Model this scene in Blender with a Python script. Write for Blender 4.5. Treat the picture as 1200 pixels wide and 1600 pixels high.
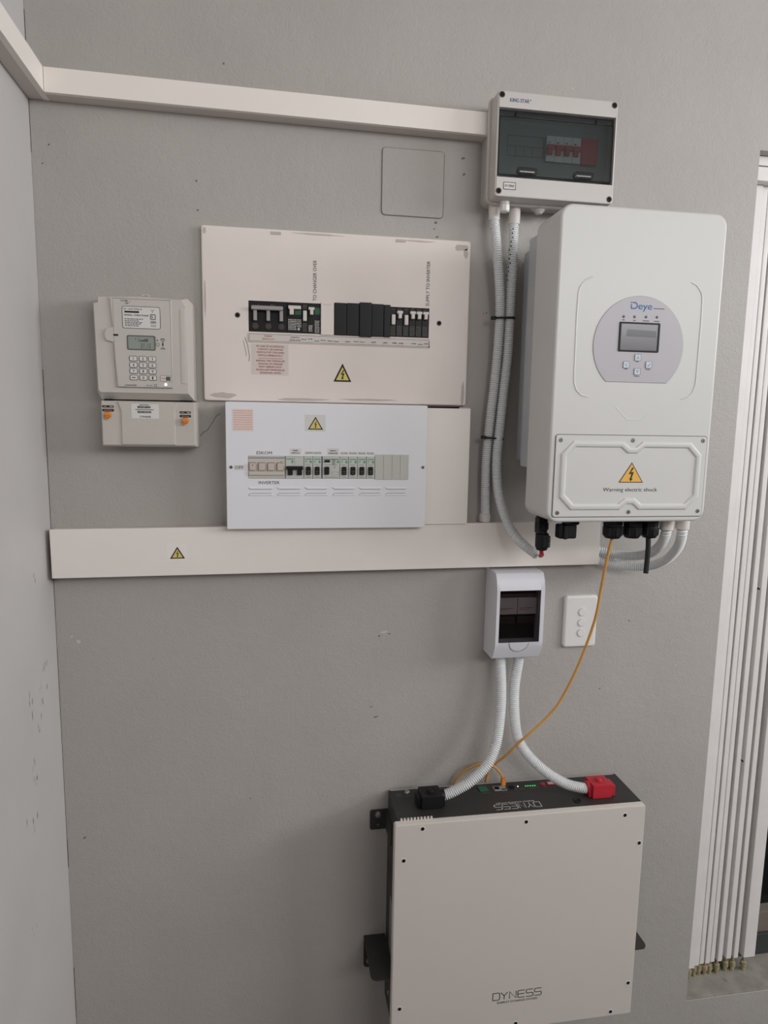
import bpy, bmesh, math, random
from mathutils import Vector, Matrix

# ------------------------------------------------------------------ clear
for o in list(bpy.data.objects):
    bpy.data.objects.remove(o, do_unlink=True)
scn = bpy.context.scene
COL = scn.collection
random.seed(7)
EYE = 1.75                     # camera height above the floor, metres
DIST = 1.45                    # camera distance from the back wall, metres

# ------------------------------------------------------------------ camera
cam_d = bpy.data.cameras.new('camera')
cam = bpy.data.objects.new('camera', cam_d)
COL.objects.link(cam)
cam_d.sensor_fit = 'VERTICAL'
cam_d.sensor_height = 32.0
cam_d.lens = 32.0 * 1041.4 / 1600.0
cam_d.clip_start = 0.02
YAW, PITCH, ROLL = 0.16322, -0.13580, 0.01657
fwd = Vector((math.sin(YAW) * math.cos(PITCH), math.cos(YAW) * math.cos(PITCH), math.sin(PITCH)))
rgt0 = Vector((math.cos(YAW), -math.sin(YAW), 0))
up0 = rgt0.cross(fwd)
rgt = math.cos(ROLL) * rgt0 + math.sin(ROLL) * up0
upv = -math.sin(ROLL) * rgt0 + math.cos(ROLL) * up0
M = Matrix.Identity(4)
for i in range(3):
    M[i][0], M[i][1], M[i][2] = rgt[i], upv[i], -fwd[i]
M[0][3], M[1][3], M[2][3] = 0.0, -DIST, EYE
cam.matrix_world = M
scn.camera = cam

# ------------------------------------------------------------------ light and exposure
w = bpy.data.worlds.new('overcast_sky')
scn.world = w
w.use_nodes = True
bg = w.node_tree.nodes['Background']
bg.inputs[0].default_value = (0.80, 0.88, 1.0, 1)
bg.inputs[1].default_value = 0.3
def area(name, loc, target, sx, sy, power, col):
    l = bpy.data.lights.new(name, 'AREA')
    l.shape = 'RECTANGLE'; l.size = sx; l.size_y = sy; l.energy = power; l.color = col
    o = bpy.data.objects.new(name, l); COL.objects.link(o)
    o.location = loc
    o.rotation_euler = (Vector(target) - Vector(loc)).to_track_quat('-Z', 'Y').to_euler()
    return o
# daylight falling in through the wide high window opening in the right-hand wall
area('side_window_daylight', (3.95, -1.75, 2.5), (0.0, -1.2, 2.1), 1.9, .8, 80, (0.95, 0.98, 1.0))
# unseen light added high behind the camera so the wall darkens downwards
area('rear_fill_light', (1.6, -2.93, 2.58), (1.4, 0.0, 2.3), 2.2, .6, 33, (1.0, 0.99, 0.98))
vs = scn.view_settings
vs.view_transform = 'Standard'
vs.look = 'None'
vs.exposure = -0.1
vs.gamma = 1.0
vs.use_curve_mapping = False

# ------------------------------------------------------------------ materials
def lin(c):
    c = c / 255.0
    return c / 12.92 if c <= 0.04045 else ((c + 0.055) / 1.055) ** 2.4
def rgb(r, g, b):
    return (lin(r), lin(g), lin(b), 1.0)
def mat(name, col, rough=0.5, metal=0.0, vary=0.0, vscale=6.0, bump=0.0, bscale=200.0, spec=0.5,
        bump2=0.0, b2scale=30.0, emit=None, estr=0.0, dirt=None, dscale=12.0, dthr=0.68):
    m = bpy.data.materials.new(name); m.use_nodes = True
    nt = m.node_tree; N = nt.nodes; L = nt.links
    b = N['Principled BSDF']
    b.inputs['Base Color'].default_value = col
    b.inputs['Roughness'].default_value = rough
    b.inputs['Metallic'].default_value = metal
    b.inputs['Specular IOR Level'].default_value = spec
    if emit:
        b.inputs['Emission Color'].default_value = emit
        b.inputs['Emission Strength'].default_value = estr
    geo = N.new('ShaderNodeNewGeometry')
    out = None
    if vary > 0:
        n = N.new('ShaderNodeTexNoise'); n.inputs['Scale'].default_value = vscale; n.inputs['Detail'].default_value = 5
        L.new(geo.outputs['Position'], n.inputs['Vector'])
        r = N.new('ShaderNodeValToRGB')
        r.color_ramp.elements[0].position = 0.3; r.color_ramp.elements[1].position = 0.7
        r.color_ramp.elements[0].color = tuple(c * (1 - vary) for c in col[:3]) + (1,)
        r.color_ramp.elements[1].color = tuple(min(1, c * (1 + vary)) for c in col[:3]) + (1,)
        L.new(n.outputs['Fac'], r.inputs['Fac']); out = r.outputs['Color']
    if dirt:
        n = N.new('ShaderNodeTexNoise'); n.inputs['Scale'].default_value = dscale; n.inputs['Detail'].default_value = 8
        n.inputs['Roughness'].default_value = 0.75
        L.new(geo.outputs['Position'], n.inputs['Vector'])
        r = N.new('ShaderNodeValToRGB')
        r.color_ramp.elements[0].position = dthr; r.color_ramp.elements[1].position = dthr + 0.07
        r.color_ramp.elements[0].color = (0, 0, 0, 1); r.color_ramp.elements[1].color = (1, 1, 1, 1)
        L.new(n.outputs['Fac'], r.inputs['Fac'])
        mx = N.new('ShaderNodeMix'); mx.data_type = 'RGBA'
        L.new(r.outputs['Color'], mx.inputs[0])
        if out: L.new(out, mx.inputs[6])
        else: mx.inputs[6].default_value = col
        mx.inputs[7].default_value = dirt
        out = mx.outputs[2]
    if out: L.new(out, b.inputs['Base Color'])
    prev = None
    for s, sc in ((bump, bscale), (bump2, b2scale)):
        if s > 0:
            n = N.new('ShaderNodeTexNoise'); n.inputs['Scale'].default_value = sc; n.inputs['Detail'].default_value = 3
            L.new(geo.outputs['Position'], n.inputs['Vector'])
            bp = N.new('ShaderNodeBump'); bp.inputs['Strength'].default_value = s; bp.inputs['Distance'].default_value = 0.002
            L.new(n.outputs['Fac'], bp.inputs['Height'])
            if prev: L.new(prev, bp.inputs['Normal'])
            prev = bp.outputs['Normal']
    if prev: L.new(prev, b.inputs['Normal'])
    return m
def tinted(name, tint, rough=0.06, gloss=0.10):
    m = bpy.data.materials.new(name); m.use_nodes = True
    nt = m.node_tree; N = nt.nodes; L = nt.links
    N.remove(N['Principled BSDF'])
    t = N.new('ShaderNodeBsdfTransparent'); t.inputs[0].default_value = tint
    g = N.new('ShaderNodeBsdfGlossy'); g.inputs['Roughness'].default_value = rough; g.inputs[0].default_value = (1, 1, 1, 1)
    lw = N.new('ShaderNodeLayerWeight'); lw.inputs['Blend'].default_value = 0.25
    mp = N.new('ShaderNodeMapRange'); mp.inputs[3].default_value = gloss * 0.5; mp.inputs[4].default_value = min(1, gloss * 5)
    L.new(lw.outputs['Fresnel'], mp.inputs[0])
    mx = N.new('ShaderNodeMixShader')
    L.new(mp.outputs[0], mx.inputs[0]); L.new(t.outputs[0], mx.inputs[1]); L.new(g.outputs[0], mx.inputs[2])
    L.new(mx.outputs[0], N['Material Output'].inputs[0])
    return m

MT = dict(
    wall=mat('grey_wall_paint', rgb(179, 174, 169), 0.55, vary=0.035, vscale=5, bump=0.45, bscale=190, bump2=0.55, b2scale=45),
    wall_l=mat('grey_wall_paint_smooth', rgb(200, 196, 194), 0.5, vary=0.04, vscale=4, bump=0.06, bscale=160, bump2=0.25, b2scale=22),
    floor=mat('concrete_floor', rgb(78, 75, 71), 0.7, vary=0.15, vscale=4, bump=0.2, bscale=80),
    ceil=mat('white_ceiling_paint', rgb(220, 218, 214), 0.7, vary=0.02),
    unseen_dark=mat('unseen_wall_dark', rgb(96, 84, 78), 0.85, vary=0.15, vscale=20),  # dark tone given to the unseen walls to cut their bounce light
    crack=mat('dark_crack', rgb(52, 47, 45), 0.9),
    chip_w=mat('bare_plaster', rgb(205, 200, 195), 0.9),
    chip_d=mat('scuff_grey', rgb(120, 115, 112), 0.9),
    scuff=mat('faint_scuff', rgb(140, 137, 134), 0.8),
    chip_r=mat('rusty_brown', rgb(118, 96, 82), 0.9, vary=0.3, vscale=150),
    trunk=mat('trunking_white', rgb(246, 238, 231), 0.42, vary=0.015, vscale=8),
    trunk_s=mat('trunking_white_channel', rgb(212, 203, 198), 0.5, vary=0.02, vscale=8),
    board=mat('aged_white_board', rgb(241, 230, 224), 0.5, vary=0.02, vscale=9, dirt=rgb(176, 163, 154), dscale=9, dthr=0.715),
    putty=mat('grey_paint_smear', rgb(200, 189, 182), 0.6, vary=0.05, vscale=60),
    patch=mat('thin_plaster_patch', rgb(186, 180, 175), 0.7, vary=0.04, vscale=40),
    dbw=mat('cool_white_steel', rgb(242, 241, 246), 0.32, vary=0.01),
    black=mat('black_plastic', rgb(19, 18, 20), 0.5, spec=0.35),
    black_r=mat('black_rubber', rgb(24, 24, 25), 0.6),
    dark=mat('dark_recess', rgb(14, 13, 13), 0.8, spec=0.3),
    charcoal=mat('charcoal_steel', rgb(47, 45, 44), 0.5, vary=0.08, vscale=30, bump=0.06, bscale=500),
    brkgrey=mat('bracket_dark_steel', rgb(54, 52, 49), 0.55, vary=0.06, vscale=40),
    greyh=mat('grey_handle', rgb(165, 161, 158), 0.4),
    white=mat('white_plastic', rgb(233, 231, 228), 0.4),
    toggle_w=mat('ivory_toggle', rgb(225, 219, 211), 0.4),
    beige=mat('beige_plastic', rgb(206, 199, 190), 0.45),
    beige_p=mat('pinkish_toggle', rgb(206, 192, 184), 0.45),
    mcbgrey=mat('breaker_light_grey', rgb(205, 206, 200), 0.45),
    blankgrey=mat('blank_grey_green', rgb(203, 202, 194), 0.45),
    green=mat('green_patch', rgb(38, 98, 70), 0.5),
    green2=mat('green_mark', rgb(78, 160, 110), 0.5),
    ledgreen=mat('green_led', rgb(90, 220, 120), 0.4, emit=rgb(90, 230, 120), estr=0.7),
    ledwhite=mat('white_led', rgb(235, 255, 245), 0.4, emit=rgb(225, 255, 240), estr=1.6),
    brown=mat('brown_boss', rgb(72, 60, 56), 0.6),
    ink=mat('black_ink', rgb(32, 30, 31), 0.7),
    ink_s=mat('grey_ink', rgb(104, 100, 98), 0.7),
    ink_r=mat('red_ink', rgb(176, 70, 66), 0.7),
    ink_rl=mat('pale_red_ink', rgb(230, 182, 169), 0.7),
    ink_b=mat('navy_ink', rgb(40, 72, 120), 0.6),
    ink_bl=mat('blue_logo_ink', rgb(22, 104, 160), 0.5),
    ink_w=mat('white_ink', rgb(205, 202, 198), 0.6),
    paper=mat('paper_white', rgb(226, 223, 219), 0.7),
    paper_p=mat('paper_pinkish', rgb(236, 222, 216), 0.7),
    paper_b=mat('sticker_clear', rgb(224, 213, 207), 0.5),
    sticker_f=mat('sticker_faint', rgb(250, 243, 237), 0.4),
    yellow=mat('sign_yellow', rgb(226, 205, 118), 0.55),
    amber=mat('sign_amber', rgb(236, 184, 84), 0.5),
    meter=mat('meter_beige_grey', rgb(205, 199, 192), 0.42, vary=0.01),
    meter2=mat('meter_cover_grey', rgb(202, 196, 188), 0.45, vary=0.02, vscale=12),
    lcd=mat('lcd_grey_green', rgb(150, 158, 150), 0.3),
    lcdink=mat('lcd_segment', rgb(92, 98, 93), 0.5),
    orange=mat('orange_seal', rgb(226, 142, 58), 0.5),
    cable=mat('orange_cable', rgb(224, 164, 84), 0.45),
    king=mat('enclosure_grey', rgb(206, 200, 196), 0.42, vary=0.01),
    king_b=mat('enclosure_grey_base', rgb(188, 183, 179), 0.5, vary=0.015),
    smoke=tinted('smoked_window', (0.565, 0.60, 0.605, 1), 0.08, 0.05),
    smoke2=tinted('dark_smoked_window', (0.61, 0.585, 0.59, 1), 0.1, 0.04),
    clearish=tinted('clear_catch', (0.45, 0.48, 0.48, 1), 0.05, 0.4),
    pane_in=mat('inner_panel_grey', rgb(150, 152, 150), 0.6),
    redm=mat('red_plastic', rgb(186, 36, 52), 0.42),
    red_dull=mat('red_module', rgb(206, 62, 66), 0.5),
    inv=mat('inverter_white', rgb(215, 213, 210), 0.38, vary=0.006),
    alu=mat('brushed_aluminium', rgb(196, 197, 202), 0.45, metal=0.35, vary=0.04, vscale=20),
    disc=mat('panel_lilac_grey', rgb(186, 182, 187), 0.4),
    screen=mat('screen_grey', rgb(110, 108, 112), 0.16, vary=0.03),
    screen_d=mat('screen_dark', rgb(66, 68, 76), 0.2),
    btn=mat('button_pale_blue', rgb(206, 212, 222), 0.4),
    btn_rim=mat('button_rim', rgb(122, 134, 150), 0.5),
    conduit=mat('conduit_white', rgb(232, 233, 234), 0.4),
    socket=mat('conduit_socket', rgb(222, 214, 208), 0.45),
    mcbox=mat('box_lilac_white', rgb(226, 225, 232), 0.36),
    plate=mat('switch_white', rgb(232, 230, 227), 0.28),
    batt=mat('battery_face_warm_grey', rgb(215, 207, 200), 0.38, vary=0.008),
    steel=mat('zinc_steel', rgb(160, 160, 160), 0.35, metal=0.8),
    stk_grey=mat('spec_label_grey', rgb(120, 122, 124), 0.5, vary=0.2, vscale=90),
    shut=mat('shutter_white', rgb(234, 229, 226), 0.45, vary=0.03, vscale=14),
    rust=mat('grimy_roller', rgb(158, 146, 116), 0.8, vary=0.3, vscale=120),
    sill=mat('grimy_sill', rgb(142, 138, 130), 0.85, vary=0.2, vscale=25, bump=0.3, bscale=120, dirt=rgb(104, 98, 84), dscale=22, dthr=0.6),
    sash=mat('window_sash_dark', rgb(56, 60, 58), 0.6, vary=0.2, vscale=30),
    sash_b=mat('window_sash_brown', rgb(122, 110, 102), 0.6, vary=0.1),
    glass=mat('dark_window_glass', rgb(14, 16, 18), 0.08, spec=0.35),
)

# ------------------------------------------------------------------ mesh helpers (millimetres: x right, z from eye level, d out from the wall)
ORG = {}
def V(x, z, d):
    return Vector((x / 1000.0, -d / 1000.0, EYE + z / 1000.0))
def nb():
    return bmesh.new()
def thing(name, label, cat, x, z, d, tilt=0.0, group=None):
    o = bpy.data.objects.new(name, None)
    COL.objects.link(o)
    o.empty_display_size = 0.02
    o.location = V(x, z, d)
    o.rotation_euler.y = math.radians(tilt)
    o['label'] = label; o['category'] = cat
    if group: o['group'] = group
    ORG[o.name] = V(x, z, d)
    return o
def part(name, bm, m, parent=None, smooth=38, label=None):
    me = bpy.data.meshes.new(name)
    org = ORG[parent.name] if parent else Vector((0, 0, 0))
    for v in bm.verts: v.co -= org
    bmesh.ops.recalc_face_normals(bm, faces=bm.faces[:])
    bm.to_mesh(me); bm.free()
    me.materials.append(MT[m])
    if smooth:
        me.shade_smooth(); me.set_sharp_from_angle(angle=math.radians(smooth))
    o = bpy.data.objects.new(name, me)
    COL.objects.link(o)
    if smooth:
        wn = o.modifiers.new('weighted_normals', 'WEIGHTED_NORMAL'); wn.keep_sharp = True
    if parent: o.parent = parent
    ORG[o.name] = org
    if label: o['label'] = label
    return o
def struct(name, bm, m, smooth=0):
    o = part(name, bm, m, None, smooth); o['kind'] = 'structure'
    return o
def copy_tree(o, off, parent=None, label=None):
    c = o.copy(); COL.objects.link(c)
    if parent: c.parent = parent
    c.location = o.location + off if off is not None else o.location
    ORG[c.name] = ORG[o.name] + (off or Vector((0, 0, 0)))
    for ch in o.children: copy_tree(ch, None, c)
    if label: c['label'] = label
    return c
def mmoff(x, z, d=0):
    return Vector((x / 1000.0, -d / 1000.0, z / 1000.0))
def face(bm, vs_):
    try: return bm.faces.new(vs_)
    except ValueError: return None
def box(bm, x0, x1, z0, z1, d0, d1, bev=0.0, seg=2):
    co = [V(x, z, d) for d in (d0, d1) for z in (z0, z1) for x in (x0, x1)]
    v = [bm.verts.new(c) for c in co]
    fs = [face(bm, [v[i] for i in q]) for q in ((0, 1, 3, 2), (4, 6, 7, 5), (0, 4, 5, 1), (2, 3, 7, 6), (0, 2, 6, 4), (1, 5, 7, 3))]
    if bev > 0:
        es = set(e for f in fs for e in f.edges)
        bmesh.ops.bevel(bm, geom=list(es), offset=bev / 1000.0, segments=seg, affect='EDGES', profile=0.5)
    return bm
def rr(x0, x1, z0, z1, r=0.0, n=5):
    if r <= 0: return [(x0, z0), (x1, z0), (x1, z1), (x0, z1)]
    p = []
    for cx, cz, a0 in ((x1 - r, z0 + r, -90), (x1 - r, z1 - r, 0), (x0 + r, z1 - r, 90), (x0 + r, z0 + r, 180)):
        for k in range(n + 1):
            a = math.radians(a0 + 90.0 * k / n); p.append((cx + r * math.cos(a), cz + r * math.sin(a)))
    return p
def offset(poly, t):
    n = len(poly); area2 = sum(poly[i][0] * poly[(i + 1) % n][1] - poly[(i + 1) % n][0] * poly[i][1] for i in range(n))
    s = 1 if area2 > 0 else -1
    out = []
    for i in range(n):
        a, b, c = poly[i - 1], poly[i], poly[(i + 1) % n]
        def nrm(p, q):
            dx, dz = q[0] - p[0], q[1] - p[1]; l = math.hypot(dx, dz) or 1e-9
            return (-dz / l * s, dx / l * s)
        n1, n2 = nrm(a, b), nrm(b, c)
        k = 1 + n1[0] * n2[0] + n1[1] * n2[1]
        k = max(k, 0.35)
        out.append((b[0] + t * (n1[0] + n2[0]) / k, b[1] + t * (n1[1] + n2[1]) / k))
    return out
def loft(bm, rings, cap0=True, cap1=True, closed=True):
    R = [[bm.verts.new(c) for c in ring] for ring in rings]
    n = len(R[0])
    for a, b in zip(R, R[1:]):
        for i in range(n if closed else n - 1):
            j = (i + 1) % n
            face(bm, (a[i], a[j], b[j], b[i]))
    if cap0: face(bm, R[0])
    if cap1: face(bm, list(reversed(R[-1])))
    return R
def prism(bm, poly, d0, d1, bev=0.0, seg=3):
    rings = [[V(x, z, d0) for x, z in poly]]
    if bev > 0:
        for k in range(seg + 1):
            a = math.pi / 2 * k / seg
            pl = offset(poly, bev * (1 - math.cos(a)))
            rings.append([V(x, z, d1 - bev + bev * math.sin(a)) for x, z in pl])
    else:
        rings.append([V(x, z, d1) for x, z in poly])
    loft(bm, rings)
    return bm
def ring(bm, outer, inner, d0, d1, bev=0.0):
    rg = [[V(x, z, d0) for x, z in outer]]
    if bev > 0:
        rg.append([V(x, z, d1 - bev) for x, z in outer])
        rg.append([V(x, z, d1 - bev * .3) for x, z in offset(outer, bev * .3)])
        rg.append([V(x, z, d1) for x, z in offset(outer, bev)])
    else:
        rg.append([V(x, z, d1) for x, z in outer])
    rg.append([V(x, z, d1) for x, z in inner])
    rg.append([V(x, z, d0) for x, z in inner])
    rg.append(rg[0])
    loft(bm, rg, False, False)
    bmesh.ops.remove_doubles(bm, verts=bm.verts[:], dist=1e-7)
    return bm
def circ(cx, cz, r, n=16, a0=0.0, a1=360.0):
    full = abs(a1 - a0) >= 359.9
    m = n if full else n + 1
    return [(cx + r * math.cos(math.radians(a0 + (a1 - a0) * k / n)), cz + r * math.sin(math.radians(a0 + (a1 - a0) * k / n))) for k in range(m)]
def lathe_z(bm, x, d, prof, n=20, sides=None):
    """prof: list of (radius, z); axis vertical"""
    m = sides or n
    loft(bm, [[V(x + r * math.cos(2 * math.pi * k / m), z, d + r * math.sin(2 * math.pi * k / m)) for k in range(m)] for r, z in prof])
    return bm
def lathe_d(bm, x, z, prof, n=16):
    """prof: list of (radius, d); axis out of the wall"""
    loft(bm, [[V(x + r * math.cos(2 * math.pi * k / n), z + r * math.sin(2 * math.pi * k / n), d) for k in range(n)] for r, d in prof])
    return bm
def spline(pts, step):
    P = [Vector(p) for p in pts]
    P = [P[0] * 2 - P[1]] + P + [P[-1] * 2 - P[-2]]
    dense = []
    for i in range(1, len(P) - 2):
        p0, p1, p2, p3 = P[i - 1], P[i], P[i + 1], P[i + 2]
        for k in range(24):
            t = k / 24.0
            dense.append(0.5 * ((2 * p1) + (-p0 + p2) * t + (2 * p0 - 5 * p1 + 4 * p2 - p3) * t * t + (-p0 + 3 * p1 - 3 * p2 + p3) * t ** 3))
    dense.append(P[-2])
    L = [0.0]
    for a, b in zip(dense, dense[1:]): L.append(L[-1] + (b - a).length)
    n = max(2, int(L[-1] / step)); out = []; j = 0
    for k in range(n + 1):
        s = L[-1] * k / n
        while j < len(L) - 2 and L[j + 1] < s: j += 1
        t = (s - L[j]) / max(1e-9, L[j + 1] - L[j])
        out.append(dense[j].lerp(dense[j + 1], min(1, t)))
    return out
def tube(bm, pts, rad, step=6.0, sides=10, smooth_path=True):
    """pts in (x, z, d) mm; rad: number or function of ring index"""
    pts = [(p[0], -p[2], p[1]) for p in pts]
    P = spline(pts, step) if smooth_path else [Vector(p) for p in pts]
    T = []
    for i in range(len(P)):
        T.append((P[min(i + 1, len(P) - 1)] - P[max(i - 1, 0)]).normalized())
    nrm = T[0].orthogonal().normalized()
    rings = []
    for i, p in enumerate(P):
        nrm = (nrm - T[i] * nrm.dot(T[i])).normalized()
        bi = T[i].cross(nrm)
        r = rad(i) if callable(rad) else rad
        rings.append([Vector(((p + r * (math.cos(2 * math.pi * k / sides) * nrm + math.sin(2 * math.pi * k / sides) * bi)) * 0.001)) + Vector((0, 0, EYE)) for k in range(sides)])
    loft(bm, rings)
    return bm
RIB = (0.95, 1.0, 1.0, 0.95, 0.76, 0.76)
def corrugated(bm, pts, r, pitch=4.6):
    return tube(bm, pts, lambda i: r * RIB[i % 6], step=pitch / 6.0, sides=14)
def band(bm, pts, w, h, d, closed=False):
    """raised flat-topped bead along a polyline on the plane d"""
    n = len(pts); rings = []
    for i in range(n):
        a = pts[i - 1] if (closed or i > 0) else pts[i]
        c = pts[(i + 1) % n] if (closed or i < n - 1) else pts[i]
        b = pts[i]
        def dirn(p, q):
            l = math.hypot(q[0] - p[0], q[1] - p[1])
            return ((q[0] - p[0]) / l, (q[1] - p[1]) / l) if l > 1e-9 else None
        t1, t2 = dirn(a, b), dirn(b, c)
        t1 = t1 or t2; t2 = t2 or t1
        n1, n2 = (-t1[1], t1[0]), (-t2[1], t2[0])
        k = max(0.4, 1 + n1[0] * n2[0] + n1[1] * n2[1])
        nx, nz = (n1[0] + n2[0]) / k, (n1[1] + n2[1]) / k
        f = 1.0
        if not closed and i in (0, n - 1): f = 0.25
        prof = [(-.5, 0), (-.32, .75 * f), (-.15, 1.0 * f), (.15, 1.0 * f), (.32, .75 * f), (.5, 0)]
        rings.append([V(b[0] + nx * w * u, b[1] + nz * w * u, d + h * v) for u, v in prof])
    if closed: rings.append(rings[0])
    loft(bm, rings, False, False, closed=False)
    if closed: bmesh.ops.remove_doubles(bm, verts=bm.verts[:], dist=1e-7)
    return bm
def line(bm, pts, w, d, closed=False, th=0.25):
    """flat printed stroke on plane d"""
    n = len(pts); rings = []
    for i in range(n):
        a = pts[i - 1] if (closed or i > 0) else pts[i]
        c = pts[(i + 1) % n] if (closed or i < n - 1) else pts[i]
        b = pts[i]
        def dirn(p, q):
            l = math.hypot(q[0] - p[0], q[1] - p[1])
            return ((q[0] - p[0]) / l, (q[1] - p[1]) / l) if l > 1e-9 else None
        t1, t2 = dirn(a, b), dirn(b, c)
        t1 = t1 or t2; t2 = t2 or t1
        n1, n2 = (-t1[1], t1[0]), (-t2[1], t2[0])
        k = max(0.5, 1 + n1[0] * n2[0] + n1[1] * n2[1])
        nx, nz = (n1[0] + n2[0]) / k, (n1[1] + n2[1]) / k
        rings.append([V(b[0] + nx * w / 2, b[1] + nz * w / 2, d + th), V(b[0] - nx * w / 2, b[1] - nz * w / 2, d + th)])
    if closed: rings.append(rings[0])
    R = [[bm.verts.new(c) for c in r_] for r_ in rings]
    for a, b in zip(R, R[1:]): face(bm, (a[0], a[1], b[1], b[0]))
    return bm
def bar(bm, x0, x1, z0, z1, d, th=0.25):
    return box(bm, x0, x1, z0, z1, d, d + th)
_tc = {}
def glyphs(s, bold=0.0):
    key = (s, bold)
    if key not in _tc:
        cu = bpy.data.curves.new('tmp_text', 'FONT'); cu.body = s; cu.size = 1.0; cu.resolution_u = 3; cu.offset = bold
        o = bpy.data.objects.new('tmp_text', cu)
        me = bpy.data.meshes.new_from_object(o)
        vs_ = [(v.co.x, v.co.y) for v in me.vertices]; fs = [tuple(p.vertices) for p in me.polygons]
        bpy.data.objects.remove(o); bpy.data.curves.remove(cu); bpy.data.meshes.remove(me)
        xs = [v[0] for v in vs_] or [0, 1]
        _tc[key] = (vs_, fs, min(xs), max(xs))
    return _tc[key]
CAP = 0.69
def text(bm, s, x, z, h, d, w=None, rot=0.0, bold=0.0, align='L', th=0.25, plane=None):
    """baseline start (x, z), cap height h; w fits the width; plane maps (u, v) to a point if the print is not on the front"""
    if bold > 0 and w: w = max(w - bold * 1.6 * h / CAP, w * .8)
    if bold > 0:
        k_ = bold * 1.6 * h / CAP; r_ = math.radians(rot)
        text(bm, s, x + k_ * math.cos(r_), z + k_ * math.sin(r_), h, d, w, rot, 0.0, align, th + .07, (lambda u_, v_: plane(u_, v_) + Vector((0, 0, .00007))) if plane else None)
    vs_, fs, x0, x1 = glyphs(s, 0.0)
    sy = h / CAP; sx = (w / (x1 - x0)) if w else sy
    W = (x1 - x0) * sx
    ox = {'L': 0, 'C': -W / 2, 'R': -W}[align]
    ca, sa = math.cos(math.radians(rot)), math.sin(math.radians(rot))
    bv = []
    for vx, vy in vs_:
        u, v = (vx - x0) * sx + ox, vy * sy
        px, pz = x + u * ca - v * sa, z + u * sa + v * ca
        bv.append(bm.verts.new(plane(px, pz) if plane else V(px, pz, d + th)))
    for f in fs: face(bm, [bv[i] for i in f])
    return bm
BOLT = [(0.06, 0.52), (-0.2, 0.02), (0.02, 0.06), (-0.06, -0.28), (-0.15, -0.25), (-0.02, -0.5), (0.16, -0.30), (0.05, -0.30), (0.2, 0.2), (-0.03, 0.16), (0.2, 0.52)]
def bolt_poly(cx, cz, s):
    return [(cx + x * s, cz + z * s) for x, z in BOLT]
def warning_sign(parent, cx, z0, z1, half, d, fill='yellow', border=1.0):
    h = z1 - z0
    o = [(cx - half, z0), (cx + half, z0), (cx, z1)]
    b = nb(); prism(b, o, d, d + 0.4)
    s = part('warning_triangle', b, 'ink', parent, 0)
    b = nb(); prism(b, offset(o, h * 0.085 * border), d + 0.4, d + 0.6)
    part('yellow_field', b, fill, s, 0)
    b = nb(); prism(b, bolt_poly(cx, z0 + h * 0.37, h * 0.52), d + 0.6, d + 0.8)
    part('lightning_bolt', b, 'ink', s, 0)
    return s
def screw(parent, x, z, d, r, m='steel', slot='dark', name='screw', h=1.5):
    b = nb(); lathe_d(b, x, z, [(r, d), (r, d + h * .6), (r * .8, d + h)], 14)
    s = part(name, b, m, parent)
    if slot:
        b = nb(); box(b, x - r * .6, x + r * .6, z - r * .14, z + r * .14, d + h, d + h + .15)
        box(b, x - r * .14, x + r * .14, z - r * .6, z + r * .6, d + h, d + h + .15)
        part('screw_slot', b, slot, s, 0)
    return s

# ================================================================== THE SETTING
# back wall with the door opening on the right (opening x 1088..2300, z -1540..621)
ZF, ZC = -1750, 1250                       # floor and ceiling
b = nb()
box(b, -457.5, 1088, ZF, ZC, -210, 0)
box(b, 1088, 2300, 621, ZC, -210, 0)
box(b, 1088, 2300, ZF, -1540, -210, 0)
box(b, 2300, 4000, ZF, ZC, -210, 0)
wall_back = struct('wall_back', b, 'wall')
ORG[wall_back.name] = Vector((0, 0, 0))
b = nb(); box(b, -657.5, -457.5, ZF, ZC, 0.6, 3000); box(b, -657.5, -460, ZF, ZC, -210, 0.6)
wall_left = struct('wall_left', b, 'wall_l')
b = nb(); box(b, -657.5, 4200, ZF - 150, ZF, -210, 3000); struct('floor', b, 'floor')
b = nb(); box(b, -657.5, 4200, ZC, ZC + 150, -210, 3000); struct('ceiling', b, 'ceil')
# right wall far outside the view, with the wide high window opening that lets the daylight in
b = nb(); box(b, 4000, 4200, ZF, ZC, -210, 750); box(b, 4000, 4200, 1180, ZC, 750, 2750); box(b, 4000, 4200, ZF, 330, 750, 2750); box(b, 4000, 4200, ZF, ZC, 2750, 3000)
struct('wall_right', b, 'unseen_dark')
b = nb(); box(b, -657.5, 150, ZF, ZC, 3000, 3200); box(b, 2850, 4200, ZF, ZC, 3000, 3200); box(b, 150, 2850, 1140, ZC, 3000, 3200); box(b, 150, 2850, ZF, 520, 3000, 3200)  # rear wall out of view; its high opening is added for the fill light
struct('wall_rear', b, 'unseen_dark')
# dark shrinkage crack in the corner of the two walls
b = nb()
z = ZF
while z < ZC:
    h = random.uniform(60, 220); wd = random.uniform(.4, 1.2)
    if random.random() < .6: box(b, -457.4, -457.4 + wd, z, min(z + h, ZC), 0, .35)
    z += h
part('corner_crack', b, 'crack', wall_back, 0)
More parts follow.
